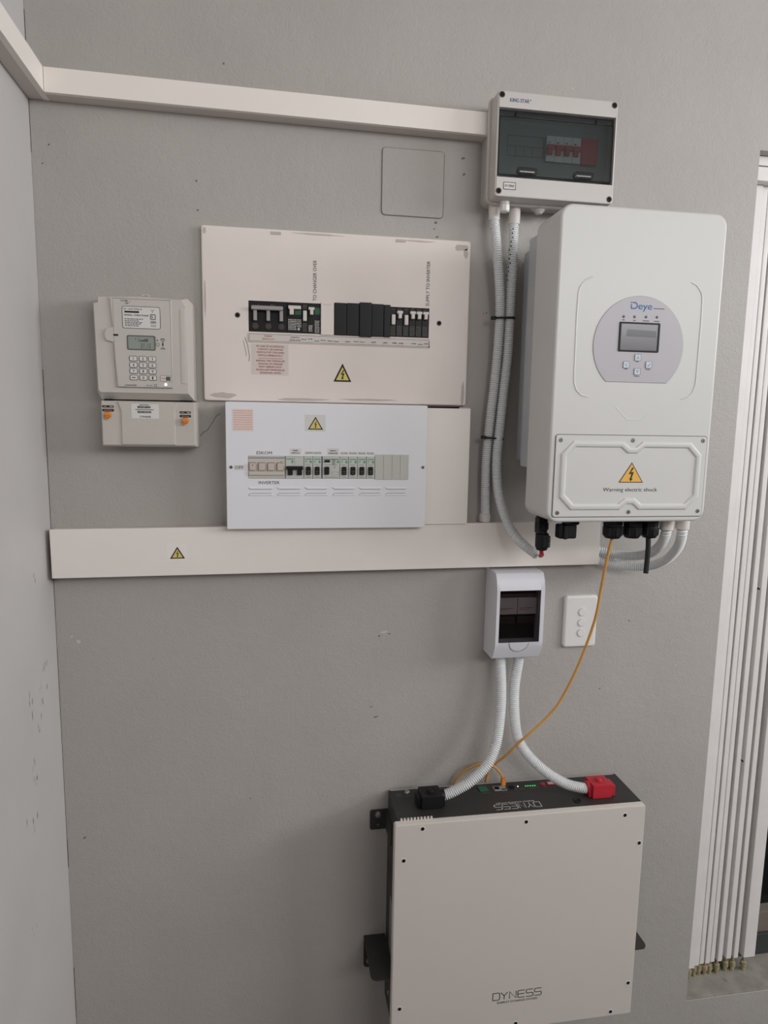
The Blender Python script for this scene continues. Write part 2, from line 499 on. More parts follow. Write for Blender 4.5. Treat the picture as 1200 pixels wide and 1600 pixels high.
# paint chips, scuffs and marks on the walls
def blob(bm, x, z, w, h, d, n=9, plane='b', rot=0.0):
    pts = []
    for k in range(n):
        a = 2 * math.pi * k / n; r = random.uniform(.55, 1.1)
        u, v = w / 2 * r * math.cos(a), h / 2 * r * math.sin(a)
        pts.append((x + u * math.cos(rot) - v * math.sin(rot), z + u * math.sin(rot) + v * math.cos(rot)))
    if plane == 'b': prism(bm, pts, 0, d)
    else:
        vs_ = [bm.verts.new(Vector((-0.4575 + d / 1000, -p[0] / 1000, EYE + p[1] / 1000))) for p in pts]; face(bm, vs_)
for x, z, w_, h_, m, rot in ((342, 436, 9, 13, 'chip_r', .2), (340, 419, 9, 8, 'chip_d', 0), (337, 406, 4, 4, 'chip_d', 0), (343, 390, 9, 4, 'chip_d', 0),
        (396, 552, 10, 5, 'chip_d', .3), (399, 520, 8, 5, 'chip_d', .8), (459, 238, 4, 6, 'chip_d', 0), (452, 236, 3, 3, 'chip_d', 0),
        (-421, -925, 3, 9, 'crack', -.9), (-414, -475, 9, 12, 'chip_w', .2), (-427, -463, 4, 6, 'chip_w', 0),
        (-262, -520, 2, 2, 'crack', 0), (243, -477, 22, 5, 'chip_w', .15), (255, -482, 9, 3, 'chip_d', .1), (232, -486, 6, 4, 'chip_d', .3),
        (228, -680, 14, 4, 'chip_d', .2), (216, -655, 6, 3, 'chip_d', .2), (-325, 642, 4, 6, 'chip_w', 0), (-152, 468, 5, 5, 'chip_d', 0),
        (-150, 413, 6, 4, 'chip_d', .3), (631, 709, 4, 8, 'chip_w', 0), (-425, 515, 3, 3, 'crack', 0), (-438, 480, 3, 2, 'crack', 0),
        (846, -470, 7, 3, 'chip_d', -.4), (780, -640, 4, 4, 'chip_d', 0), (426, -190, 5, 3, 'chip_d', .8), (-60, -860, 3, 4, 'chip_d', 0),
        (160, 640, 4, 4, 'chip_d', 0), (-95, 690, 5, 4, 'chip_d', 0), (950, 90, 4, 4, 'chip_d', 0), (980, -590, 5, 3, 'chip_w', .3)):
    b = nb(); blob(b, x, z, w_, h_, .5, 9, 'b', rot); part('paint_chip', b, m, wall_back, 0)
for d_, z, n in ((90, -520, 7), (150, -540, 5), (120, -585, 6), (170, -680, 7), (190, -760, 4), (210, -950, 3), (120, -300, 2)):
    for k in range(n):
        b = nb(); blob(b, d_ + random.uniform(-28, 28), z + random.uniform(-28, 28), random.uniform(1, 2.6), random.uniform(6, 22), .6, 7, 'l')
        part('scuff_mark', b, 'scuff', wall_left, 0)
# hairline crack in the plaster beside the meter
b = nb(); line(b, [(-157, -42), (-148, -30), (-140, -26), (-128, -8), (-121, 4), (-112, 10)], 1.6, 0.05); part('plaster_crack', b, 'chip_d', wall_back, 0)
b = nb(); blob(b, -139, 33, 40, 60, .6, 14); part('plaster_patch', b, 'patch', wall_back, 0)

# sill, window and folding shutter in the opening
b = nb(); box(b, 1088, 2300, -1552, -1536, -205, -2, 3)
o = struct('trim_1', b, 'sill', 38); o['label'] = 'grimy sloping sill below the folding shutter'
b = nb(); box(b, 1300, 2300, -1470, -1405, -190, -120, 3)
win = struct('window_1', b, 'sash_b', 38); win['label'] = 'dark glazed window behind the folding shutter'
b = nb(); box(b, 1300, 2300, -1405, 621, -160, -152); part('glass_pane', b, 'glass', win, 0)
b = nb(); box(b, 1300, 2300, -1536, -1470, -190, -112, 3); part('bottom_rail', b, 'sash', win)
b = nb(); box(b, 1088, 1300, -1536, 621, -205, -150); part('side_jamb', b, 'sash', win, 0)

sh = thing('folding_shutter', 'white folding slatted shutter pushed together at the right door opening', 'shutter', 1130, -1536, -60)
slats = [(1096, 1146, -54, -98), (1149, 1164, -60, -100), (1167, 1180, -62, -100), (1183, 1197, -60, -100), (1200, 1213, -62, -100),
         (1221, 1235, -60, -104), (1250, 1266, -64, -110), (1272, 1286, -62, -110), (1300, 1336, -58, -110)]
for i, (x0, x1, df, db) in enumerate(slats):
    bot = -1498 + 1.2 * i
    b = nb(); box(b, x0, x1, bot, 568, db, df, 2.2)
    s = part('slat', b, 'shut', sh)
    b = nb(); lathe_z(b, (x0 + min(x1, x0 + 22)) / 2 + (30 if i == 0 else 0), df - 12, [(4, bot), (4, -1508), (8, -1509), (8.5, -1522), (6, -1524), (6, -1536)], 10)
    part('roller', b, 'rust', s)
for i, (x0, x1) in enumerate(((1149, 1196), (1200, 1240))):      # pivot hinges between the slats half way up
    for z in (-420, -900, 60):
        b = nb(); lathe_d(b, x1 + 12, z, [(3, -104), (3, -70), (2, -69)], 8); part('pivot_pin', b, 'dark', sh)
b = nb(); box(b, 1088.5, 2290, 600, 620.5, -110, -26, 1.5); part('top_track', b, 'shut', sh)
b = nb(); box(b, 1088.5, 2290, 568, 599, -106, -30, 1.5); part('track_cover', b, 'shut', sh)

# ================================================================== CABLE TRUNKING
t = thing('cable_trunking', 'narrow white cable trunking running along the top of the back wall', 'trunking', -420, 594, 0, 0.45)
b = nb(); box(b, -417.6, 436, 593, 635, 0.3, 30, .6); part('channel', b, 'trunk_s', t)
b = nb(); box(b, -417.6, 437, 592, 636, 30, 40, 1.2); part('lid', b, 'trunk', t)
t = thing('cable_trunking', 'white cable trunking on the left side wall meeting the top corner', 'trunking', -457, 594, 400)
b = nb(); box(b, -457, -430, 594, 636, .3, 1600, .6); part('channel', b, 'trunk_s', t)
b = nb(); box(b, -430, -418, 593, 637, .3, 1600, 1.0); part('lid', b, 'trunk', t)

t = thing('wide_cable_trunking', 'wide white cable trunking below the boards with a small warning triangle', 'trunking', -440, -277, 0, -0.36)
b = nb(); box(b, -447, 736, -325, -229, .3, 32, .8); part('channel', b, 'trunk_s', t)
b = nb(); box(b, -448, 737, -328, -227, 32, 40, 1.6); part('lid', b, 'trunk', t)
b = nb(); box(b, -222, -181, -297, -260, 40, 40.3)
st = part('warning_sticker', b, 'sticker_f', t, 0)
warning_sign(t, -201, -292, -267, 15, 40.3, border=1.1)

# ================================================================== PAINTED-OVER COVER PLATE
b = nb(); prism(b, rr(223, 354, 428, 560, 7), 0.2, 2.6, 1.0)
o = part('blank_cover_plate', b, 'wall'); o['label'] = 'square blank cover plate painted over in wall grey'; o['category'] = 'cover plate'
b = nb(); line(b, rr(222.2, 354.8, 427.2, 560.8, 8), 1.1, 0.1, True, .2); part('edge_crack', b, 'chip_d', o, 0)

# ================================================================== PREPAID METER
t = thing('electricity_meter', 'beige prepaid electricity meter with keypad and lcd display', 'meter', -255, 45, 0)
fr = [(-336, 45), (-168, 45), (-170, 216), (-178, 229), (-257, 232), (-336, 229), (-336, 218), (-344, 216), (-341, 50)]
bk = [(-338, 34), (-160, 34), (-160, 224), (-170, 233), (-257, 235), (-338, 232), (-338, 221), (-347, 219), (-345, 48)]
b = nb()
loft(b, [[V(x, z, .3) for x, z in bk], [V(x, z, 40) for x, z in bk], [V(x, z, 52) for x, z in fr], [V(x, z, 55) for x, z in offset(fr, 2)]])
part('body', b, 'meter', t, 25)
fp = [(-303, 57), (-199, 57), (-197, 227), (-311, 227)]
arc = circ(-306, 157, 19, 10, 140, 220)
fp = [(-303, 57), (-199, 57), (-197, 227), (-313, 227), (-309, 172)] + arc + [(-309, 142)]
b = nb(); prism(b, fp, 55, 60, 3.5, 2); fpo = part('faceplate', b, 'meter', t, 25)
F = 60
b = nb(); line(b, rr(-306, -200, 57.5, 225, 1), .5, F - .15, True, .2); part('faceplate_line', b, 'ink_s', fpo, 0)
b = nb(); box(b, -307, -298, 154.5, 158, F, F + .3); part('optical_slot', b, 'ink', fpo, 0)
# rating label
b = nb(); prism(b, rr(-289, -219, 170, 211, 4), F, F + .4); lb = part('rating_label', b, 'paper', t, 0)
b = nb(); line(b, rr(-289, -219, 170, 211, 4), .8, F + .4, True)
text(b, '07 1630 9202 8', -286, 204.5, 3.2, F + .4, 33)
bar(b, -285, -258, 199, 202.4, F + .4)
text(b, 'MODEL: THREE PHASE', -285.5, 193.2, 3.0, F + .4, 45, bold=.02)
for k, (zz, ww) in enumerate(((186.8, 34), (183.4, 26), (180.2, 33), (177.2, 29), (174.0, 26))):
    x = -285
    while x < -285 + ww:
        l = random.uniform(2.5, 6); bar(b, x, min(x + l, -285 + ww), zz, zz + 1.3, F + .4); x += l + 1.1
for a in (90, 210, 330): line(b, [(-233, 204), (-233 + 3.8 * math.cos(math.radians(a + 180)), 204 + 3.8 * math.sin(math.radians(a + 180)))], .6, F + .4)
line(b, rr(-237, -228, 188, 197, 1), 1.2, F + .4, True); text(b, 'S', -235.5, 190, 5, F + .4, bold=.03)
line(b, rr(-237, -227, 180.5, 184.5, .8), .6, F + .4, True); line(b, rr(-236, -228, 174.5, 177, .5), .6, F + .4, True)
bar(b, -235.5, -228.5, 181.8, 183.2, F + .4)
part('lettering', b, 'ink', lb, 0)
# lcd
b = nb(); ring(b, rr(-282, -229, 129, 157, 3), rr(-280, -231, 131, 155, 2), F, F + 1.2, .4); dp = part('display_frame', b, 'ink_s', t)
b = nb(); box(b, -280, -231, 131, 155, F, F + .4); part('display_glass', b, 'lcd', dp, 0)
b = nb(); text(b, '37.15', -257.5, 132.6, 9, F + .4, 19); prism(b, [(-264, 145.5), (-243, 145), (-243, 151.5)], F + .4, F + .6)
bar(b, -267, -265, 149, 151, F + .4); bar(b, -261, -258, 149, 150.6, F + .4)
part('lcd_segments', b, 'lcdink', dp, 0)
# small symbols beside the display
b = nb(); line(b, circ(-225, 140.5, 3.4, 14), .6, F, True); text(b, 'i', -225.6, 138.6, 3.6, F, bold=.03); part('info_symbol', b, 'ink', fpo, 0)
b = nb(); bar(b, -226.8, -224.2, 147.5, 149.5, F); part('dot_symbol', b, 'ink', fpo, 0)
b = nb(); line(b, circ(-215.5, 147.5, 4.6, 10, 20, 160), 1.2, F); line(b, circ(-215.5, 147.5, 2.0, 10), .9, F, True)
bar(b, -216.8, -214.2, 138.5, 144, F); bar(b, -217, -214, 135.5, 136.7, F); bar(b, -220, -211, 132.2, 133.6, F)
part('signal_symbol', b, 'ink', fpo, 0)
keys = '123456789'
xs = (-271.5, -253.5, -236); zs = (112.5, 100.3, 88.6, 76)
for r_ in range(4):
    for c_ in range(3):
        x, z = xs[c_], zs[r_]
        b = nb(); prism(b, rr(x - 6.6, x + 6.6, z - 4.3, z + 4.3, 2.2, 3), F, F + 1.6, .7, 2); k = part('key', b, 'paper', t)
        b = nb(); line(b, rr(x - 6.9, x + 6.9, z - 4.6, z + 4.6, 2.4, 3), .9, F + .2, True, .8)
        i = r_ * 3 + c_
        if i < 9: text(b, keys[i], x, z - 2.5, 5, F + 1.6, align='C', bold=.02)
        elif i == 9: bar(b, x - 3.4, x + 3.4, z - .8, z + .8, F + 1.6)
        elif i == 10: text(b, '0', x, z - 2.5, 5, F + 1.6, align='C', bold=.02)
        else: bar(b, x - 1.2, x + 1.2, z - 2.8, z + 2.8, F + 1.6)
        part('key_print', b, 'ink', k, 0)
b = nb(); box(b, -222, -203, 70.5, 81, F, F + .3); s = part('symbol_plate', b, 'paper_b', fpo, 0)
b = nb(); line(b, rr(-222, -203, 70.5, 81, .5), .5, F + .3, True)
for k in range(3): bar(b, -211 + k * 2.6, -209 + k * 2.6, 71.8, 78.6, F + .3)
bar(b, -211, -204, 78, 79, F + .3); bar(b, -220.5, -212, 75.4, 76.2, F + .3); part('plate_print', b, 'ink', fpo, 0)
b = nb(); text(b, 'CASHPOWER', -289, 60.2, 2.2, F, 22, bold=.03); text(b, 'IP 54', -248, 60.2, 2.4, F, 10); line(b, rr(-234, -229.5, 60, 64, .3), .6, F, True); part('lettering', b, 'ink', fpo, 0)
b = nb(); text(b, 'Landis', -291, 220.0, 3.2, F, 13, bold=.01); text(b, 'Gyr', -283, 215.6, 3.2, F, 7, bold=.01); text(b, '+', -275.5, 218.2, 3.0, F, bold=.02)
part('maker_logo', b, 'ink', fpo, 0)
b = nb(); lathe_d(b, -212, 64, [(2.6, F), (2.4, F + .8), (1.2, F + 1.5)], 12); part('status_led', b, 'ledwhite', t)
b = nb(); box(b, -183, -172, 66, 212, 40, 56.5, 2); part('side_rib', b, 'meter', t)
b = nb(); lathe_d(b, -176, 219, [(2.2, 40), (2.2, 54)], 10); part('case_pin', b, 'meter2', t)
b = nb(); prism(b, rr(-264, -246, 228, 244, 4), .3, 4, 1); mt = part('hanger_tab', b, 'meter2', t)
b = nb(); lathe_d(b, -254, 239, [(3, 4), (2.5, 5.2)], 12); part('screw_hole', b, 'dark', mt)
# terminal cover
b = nb()
tf = rr(-335, -157, -57, 30, 2); tb = rr(-336, -154, -59, 31, 2)
loft(b, [[V(x, z, .3) for x, z in tb], [V(x, z, 52) for x, z in tb], [V(x, z, 58) for x, z in tf], [V(x, z, 60) for x, z in offset(tf, 2)]])
tc = part('terminal_cover', b, 'meter2', t, 30)
b = nb(); prism(b, [(-298, -55), (-195, -55), (-195, 12), (-190, 29), (-304, 29), (-298, 12)], 60, 63.5, 3, 2); part('raised_centre', b, 'meter2', tc, 25)
for xa, xb_ in ((-330, -314), (-186, -164)):
    b = nb(); box(b, xa, xb_, 31, 34, 30, 54); part('hinge_gap', b, 'dark', tc, 0)
b = nb(); box(b, -278, -226, -3, 25, 63.5, 63.9); s = part('barcode_sticker', b, 'paper', t, 0)
b = nb()
for z0, h in ((17, 4.2), (7.5, 4)):
    x = -266
    while x < -241:
        ww = random.uniform(.5, 1.5); bar(b, x, x + ww, z0, z0 + h, 63.9); x += ww + random.uniform(.4, .9)
for zz, x0, x1 in ((22.6, -262, -244), (13.4, -270, -237)):
    x = x0
    while x < x1: bar(b, x, x + 1.6, zz, zz + 1.5, 63.9); x += 2.3
text(b, '3 PHASE', -262, -1.2, 3.4, 63.9, 21, bold=.03)
part('lettering', b, 'ink', s, 0)
for x, z in ((-322, 3), (-176, -6)):
    b = nb(); lathe_d(b, x, z, [(6.5, 60), (6.5, 66), (5, 68)], 14); box(b, x - 6, x + 6, z - 1.4, z + 1.4, 66, 70, .5)
    box(b, x - 5, x - 1, z - 9, z - 2, 60, 66, .6)
    part('orange_seal', b, 'orange', t)
    b = nb(); prism(b, rr(x - 11, x + 11, z + 14, z + 18.4, 2, 3), 60, 60.4); part('seal_label', b, 'ink', t, 0)
    b = nb(); prism(b, rr(x - 11, x + 11, z + 6.5, z + 11.5, 2, 3), 60, 60.4)
    lb = part('seal_label', b, 'ink', t, 0)
    b = nb(); bar(b, x + 3, x + 9, z + 15.4, z + 17, 60.4); bar(b, x - 8, x - 2, z + 15.8, z + 16.6, 60.4); bar(b, x - 8, x + 8, z + 8.6, z + 9.2, 60.4); part('label_print', b, 'ink_rl', lb, 0)

# ================================================================== OLD DISTRIBUTION BOARD
t = thing('old_distribution_board', 'aged white flush distribution board with black breakers and worn edges', 'distribution board', 136, 36, 0)
ou = rr(-144, 416, 36, 383, 5, 2)
def rect_n(x0, x1, z0, z1, n):       # rectangle with as many corner points as a rounded one
    return rr(x0, x1, z0, z1, .05, n)
b = nb(); ring(b, ou, rect_n(-52, 328, 178, 240, 2), .3, 12, 4)
part('cover', b, 'board', t, 30)
b = nb(); box(b, -52.5, 328.5, 177, 241, .3, 3); part('recess_back', b, 'dark', t, 0)
# smears of grey paint along the edges
def smear(x, z, w_, h_, d_=12.25, m='putty'):
    b = nb(); pts = []
    n = 16
    for k in range(n):
        a = 2 * math.pi * k / n; r = random.uniform(.7, 1.05)
        pts.append((x + w_ / 2 * r * math.cos(a), z + h_ / 2 * r * math.sin(a)))
    prism(b, pts, d_ - .3, d_); part('paint_smear', b, m, t, 0)
smear(-106, 47, 58, 14); smear(60, 42, 120, 6); smear(200, 44, 130, 5); smear(395, 368, 36, 16); smear(405, 357, 12, 22); smear(90, 377, 120, 4); smear(300, 376, 90, 4)
smear(407, 60, 8, 60); smear(-137, 372, 8, 14); smear(-138, 240, 4, 90)
def lettering_block(bm, x0, x1, z0, z1, d, rows):
    hh = (z1 - z0) / rows
    for r_ in range(rows):
        x = x0
        while x < x1 - .6:
            l = random.uniform(.8, 2.6); bar(bm, x, min(x + l, x1), z1 - (r_ + 1) * hh + hh * .3, z1 - r_ * hh - hh * .12, d); x += l + random.uniform(.4, 1.0)
# main switch
b = nb(); box(b, -52, 26, 178.5, 239.5, 3, 9, .8); s = part('main_switch', b, 'black', t)
b = nb(); box(b, -46, 18, 221, 229, 15, 25, 1.5); part('handle_bar', b, 'greyh', s)
for x in (-38.5, -12, 14.5):
    b = nb(); box(b, x - 3.6, x + 3.6, 200, 222, 9, 19, 1.2); part('handle_leg', b, 'greyh', s)
    b = nb(); lathe_d(b, x, 190, [(6.5, 9), (6.5, 11), (4, 11.5)], 14); part('screw_boss', b, 'brown', s)
b = nb(); lettering_block(b, -34, -30, 232, 234, 9, 1); part('lettering', b, 'ink_s', s, 0)
b = nb(); lettering_block(b, -8, 2, 231, 234, 9, 1); part('lettering', b, 'ink_s', s, 0)
# earth leakage unit
b = nb(); box(b, 26.5, 57, 178.5, 239.5, 3, 8.5, .8); s = part('circuit_breaker', b, 'black', t)
b = nb(); box(b, 29, 55, 226, 233, 8.5, 18, 1.2); box(b, 31.5, 40, 214.5, 227, 8.5, 20, 1.2); part('toggle', b, 'toggle_w', s)
b = nb(); box(b, 43, 55.5, 216, 225, 8.5, 8.9); part('green_mark', b, 'green', s, 0)
b = nb(); lettering_block(b, 29, 46, 184, 207, 8.5, 7); lettering_block(b, 47, 56, 190, 207, 8.5, 5); prism(b, circ(50.5, 187, 2.6, 12), 8.5, 8.9); part('lettering', b, 'ink_w', s, 0)
# single poles on the left
b = nb(); box(b, 57.5, 69, 178.5, 239.5, 3, 8.5, .8); s = part('circuit_breaker', b, 'black', t)
b = nb(); box(b, 59.2, 67, 203, 224, 8.5, 17, 1.4); part('toggle', b, 'toggle_w', s)
b = nb(); lettering_block(b, 58.5, 67.5, 182, 200, 8.5, 6); part('lettering', b, 'ink_s', s, 0)
b = nb(); lettering_block(b, 58.5, 67.5, 228, 237, 8.5, 3); part('lettering', b, 'ink_s', s, 0)
b = nb(); box(b, 69.5, 96, 178.5, 239.5, 3, 8.5, .8); s = part('circuit_breaker', b, 'black', t)
b = nb(); box(b, 70.5, 83, 226, 231.5, 8.5, 17, 1.2); box(b, 73.5, 80.5, 216, 227, 8.5, 19, 1.2); part('toggle', b, 'toggle_w', s)
b = nb(); box(b, 84, 95.5, 218, 231.5, 8.5, 8.9); part('green_mark', b, 'green', s, 0)
b = nb(); lettering_block(b, 71, 79, 182, 196, 8.5, 5); lettering_block(b, 84, 94, 180, 206, 8.5, 8); part('lettering', b, 'ink_w', s, 0)
# blank modules
b = nb(); box(b, 96.3, 123.6, 176.5, 243.5, 4, 15, 1); s = part('blank_module', b, 'board', t, label='ivory blank module')
b = nb(); line(b, [(101, 239), (104, 237), (107, 239), (111, 237), (114, 239), (117, 237)], .8, 15); part('faint_print', b, 'putty', s, 0)
for x0, x1, z0, z1, df in ((124, 150, 177, 243, 15), (150.3, 176.6, 177, 243.5, 15), (177, 203, 175, 245.5, 18), (203.3, 229, 177, 244, 15), (229.3, 243, 176, 243, 16.5)):
    b = nb(); box(b, x0, x1, z0, z1, 4, df, 1.2); part('blank_module', b, 'black', t)
# right hand breakers
xb = [243.3, 257.2, 271.2, 285.2, 299.2, 313.2, 327.5]
for i in range(6):
    x0, x1 = xb[i], xb[i + 1] - .4
    b = nb(); box(b, x0, x1, 178.5, 239.5, 3, 8.5, .8); s = part('circuit_breaker', b, 'black', t)
    c = (x0 + x1) / 2
    b = nb()
    if i in (0, 2): box(b, c - 4, c + 4, 203, 224, 8.5, 17, 1.4)
    else: box(b, c - 6.3, c + 6.3, 226, 232, 8.5, 17, 1.2); box(b, c - 3.6, c + 3.6, 216, 227, 8.5, 19, 1.2)
    part('toggle', b, 'toggle_w', s)
    b = nb(); lettering_block(b, x0 + 1.5, x1 - 1.5, 181, 202, 8.5, 7); lettering_block(b, x0 + 3, x1 - 3, 234, 237, 8.5, 1); part('lettering', b, 'ink_s', s, 0)
# label strip under the breakers
b = nb(); box(b, -53, 330, 157, 176, 12, 14.5, .7); ls = part('label_strip', b, 'paper_b', t)
b = nb(); line(b, rr(-51, 328, 159.4, 173.4, .5), .6, 14.5, True); part('strip_line', b, 'ink_s', ls, 0)
b = nb(); bar(b, 327.5, 329.3, 157.5, 170, 14.5); part('strip_end', b, 'ink', ls, 0)
b = nb(); text(b, 'MAIN', -20, 168.3, 3.1, 14.5, 15, bold=.02); text(b, 'SWITCH', -25, 162.3, 3.1, 14.5, 24, bold=.02); part('red_lettering', b, 'ink_r', ls, 0)
b = nb(); text(b, 'EARTH', 34, 167.6, 3, 14.5, 17, bold=.01); text(b, 'LEAKAGE', 31, 161.9, 3, 14.5, 23, bold=.01)
tags = [(61, 'PLUG', 165), (74, 'GY SR', 166), (88, 'PLUG', 162.5), (101, 'PLUG', 164.5), (116, 'PLUG', 163.5), (128.5, 'PLUG', 163), (153, 'PLUGS', 163.5), (171, 'PLUG', 164.2),
        (184, 'PLUG', 163.8), (208, 'LIGHTS', 164), (233, 'LIGHTS', 163.8), (253, 'GEYSER', 164), (267, 'GEYSER', 163.8), (295, 'STOVE', 164), (309, 'STOVE', 162.8), (322, 'STOVE', 164.4)]
lt = nb()
for x, s_, z in tags:
    text(lt, s_, x, z - .5, 2.6, 15.0, 9.5, align='C', bold=.03)
part('lettering', lt, 'ink', ls, 0)
part('black_lettering', b, 'ink', ls, 0)
for x, s_, z in tags:
    b = nb(); box(b, x - 6.2, x + 6.2, z - 3, z + 4.4, 14.5, 14.9); part('paper_tag', b, 'paper', ls, 0)
# red accident notice, fully worded
b = nb(); box(b, -47, 29, 91, 154, 12, 12.35); s = part('notice_sticker', b, 'paper_b', t, 0)
b = nb()
L1 = ['IN CASE OF ACCIDENTAL', 'CONTACT OR LEAKAGE', 'SWITCH OFF THIS MAIN', 'SWITCH IMMEDIATELY.']
L2 = ['INGEVAL VAN TOEVALLIGE', 'KONTAK OF LEKKASIE', 'MOET HIERDIE HOOF-', 'SKAKELAAR ONMIDDELLIK', 'AFGESKAKEL WORD.']
for k, s_ in enumerate(L1): text(b, s_, -8, 147.5 - k * 6.2, 3.7, 12.35, {0: 57, 1: 52, 2: 56, 3: 51}[k], align='C', bold=.015)
bar(b, -33, 17, 124.4, 125.2, 12.35)
for k, s_ in enumerate(L2): text(b, s_, -8, 118 - k * 6.1, 3.7, 12.35, {0: 59, 1: 50, 2: 48, 3: 59, 4: 45}[k], align='C', bold=.015)
part('red_lettering', b, 'ink_r', s, 0)
warning_sign(t, 142.5, 81, 119, 19, 12.1)
b = nb(); text(b, 'TO CHANGER OVER', 87, 245, 7, 12.1, 81, rot=90); part('lettering', b, 'ink', t, 0)
b = nb(); text(b, 'SUPPLY TO INVERTER', 327, 245, 7, 12.1, 92, rot=90); part('lettering', b, 'ink', t, 0)
for x in (-74, 350):
    b = nb(); lathe_d(b, x, 210, [(5.2, 12), (5.2, 13), (4.4, 13.4)], 14); s = part('cover_screw', b, 'brown', t)
    b = nb(); lathe_d(b, x, 210, [(3.2, 13.4), (3, 13.7)], 12); part('screw_slot', b, 'dark', s)
for x in (4.5, 263):
    b = nb(); box(b, x - 10.5, x + 10.5, 371.5, 377.5, 11.6, 13.2, .8); part('edge_clip', b, 'putty', t)
b = nb(); line(b, [(-60, 166), (-54, 150), (-51, 128), (-52, 118)], 1.0, 12.1); line(b, [(-63, 160), (-58, 136), (-57, 128)], .7, 12.1); part('pen_scratch', b, 'ink_s', t, 0)

# ================================================================== NEW WHITE DISTRIBUTION BOARD
t = thing('new_distribution_board', 'cool white surface distribution board marked ESKOM and INVERTER', 'distribution board', 110, -225, 0)
ou = rr(-98, 318, -226, 33.5, 3, 2)
b = nb(); box(b, -95, 315, -220, 31, .3, 40, 1); part('back_box', b, 'dbw', t)
b = nb(); ring(b, ou, rect_n(-54, 207, -121, -75, 2), 40.5, 65, 2); part('cover', b, 'dbw', t, 30)
b = nb(); box(b, -55, 208, -122, -74, 40.5, 58); part('recess_back', b, 'dark', t, 0)
D = 65
# changeover switch
b = nb(); box(b, -53.5, 20.5, -120.5, -75.5, 58, 65.5, .6); s = part('changeover_switch', b, 'beige', t)
b = nb(); bar(b, -53, 20, -79.5, -78.3, 65.5); part('blue_line', b, 'ink_b', s, 0)
for x0, x1 in ((-51.5, -38.5), (-33, -20), (-14.5, -1.5), (4.5, 17)):
    b = nb(); box(b, x0, x1, -104, -89, 65.5, 71, 1.2); part('toggle', b, 'beige_p', s)
    b = nb(); bar(b, x0 - .6, x1 + .6, -89, -88, 65.5, .5); bar(b, x0 - .9, x0, -104, -88, 65.5, .5); part('toggle_gap', b, 'ink_s', s, 0)
b = nb(); box(b, -52.5, 19, -114, -106.5, 65.5, 70, 1); part('slide_bar', b, 'beige', s)
b = nb(); bar(b, -46, -44, -94.5, -92.3, 71); text(b, '40', 11, -87, 2, 65.5); part('lettering', b, 'ink', s, 0)
def din(x0, x1, two=False, sub=True, grn=True):
    b = nb(); box(b, x0 + .2, x1 - .2, -120.5, -75.5, 58, 65.5, .7); s = part('circuit_breaker', b, 'mcbgrey', t)
    c = (x0 + x1) / 2
    if grn:
        b = nb(); box(b, x1 - 6, x1 - 2.2, -88.5, -83.5, 65.5, 65.8); bar(b, x0 + 2, x1 - 2, -81.5, -79.6, 65.5); part('green_mark', b, 'green2', s, 0)
        b = nb(); bar(b, x0 + 2, x0 + 7, -85, -84.2, 65.5); bar(b, x0 + 2, x0 + 6, -87.5, -86.9, 65.5); bar(b, x0 + 3, x1 - 5, -92.5, -91.9, 65.5); bar(b, x0 + 4, x1 - 4, -118, -117.3, 65.5); part('lettering', b, 'ink_s', s, 0)
    return s, c
s, c = din(21.5, 58.6, grn=False)
b = nb(); line(b, [(40, -76), (40, -93)], .4, 65.5); part('pole_line', b, 'ink_s', s, 0)
b = nb(); box(b, 23, 57, -102, -95, 65.5, 73, 1.2); box(b, 26, 36, -113.5, -101, 65.5, 71, 1.2); box(b, 45, 55, -113.5, -101, 65.5, 71, 1.2); part('toggle', b, 'black', s)
b = nb(); box(b, 33.5, 37, -88.5, -83.5, 65.5, 65.8); bar(b, 23.5, 38, -81.5, -79.6, 65.5); part('green_mark', b, 'green2', s, 0)
for x0, x1 in ((59, 77), (77.3, 95.3), (133.3, 151), (151.4, 170), (170.3, 188.6), (189, 206.8)):
    s, c = din(x0, x1)
    b = nb(); prism(b, rr(c - 4.9, c + 4.9, -113, -96, 2, 3), 65.5, 70, 1); part('toggle', b, 'black', s)
    b = nb(); bar(b, c - 3, c + 3, -106, -105, 70); bar(b, c - 2, c + 2, -110, -109, 70); part('toggle_print', b, 'ink_s', s, 0)
s, c = din(97, 133)
b = nb(); prism(b, rr(101, 111, -112.5, -96, 2, 3), 65.5, 70, 1); part('toggle', b, 'black', s)
b = nb(); prism(b, rr(101, 113, -87, -82, 2.3, 3), 65.5, 67.5, .6); part('test_button', b, 'black', s)
b = nb(); line(b, [(122, -94), (124.5, -97), (122, -100), (119.5, -97), (122, -94)], .5, 65.5); line(b, rr(117, 130, -113, -107, .4), .4, 65.5, True); lettering_block(b, 117, 124, -92, -80, 65.5, 4); part('lettering', b, 'ink_s', s, 0)
for k in range(4):
    b = nb(); box(b, 207.3 + 17.9 * k, 224.9 + 17.9 * k, -122.3, -70, D, D + 2.2, .5); part('blank_module', b, 'blankgrey', t)
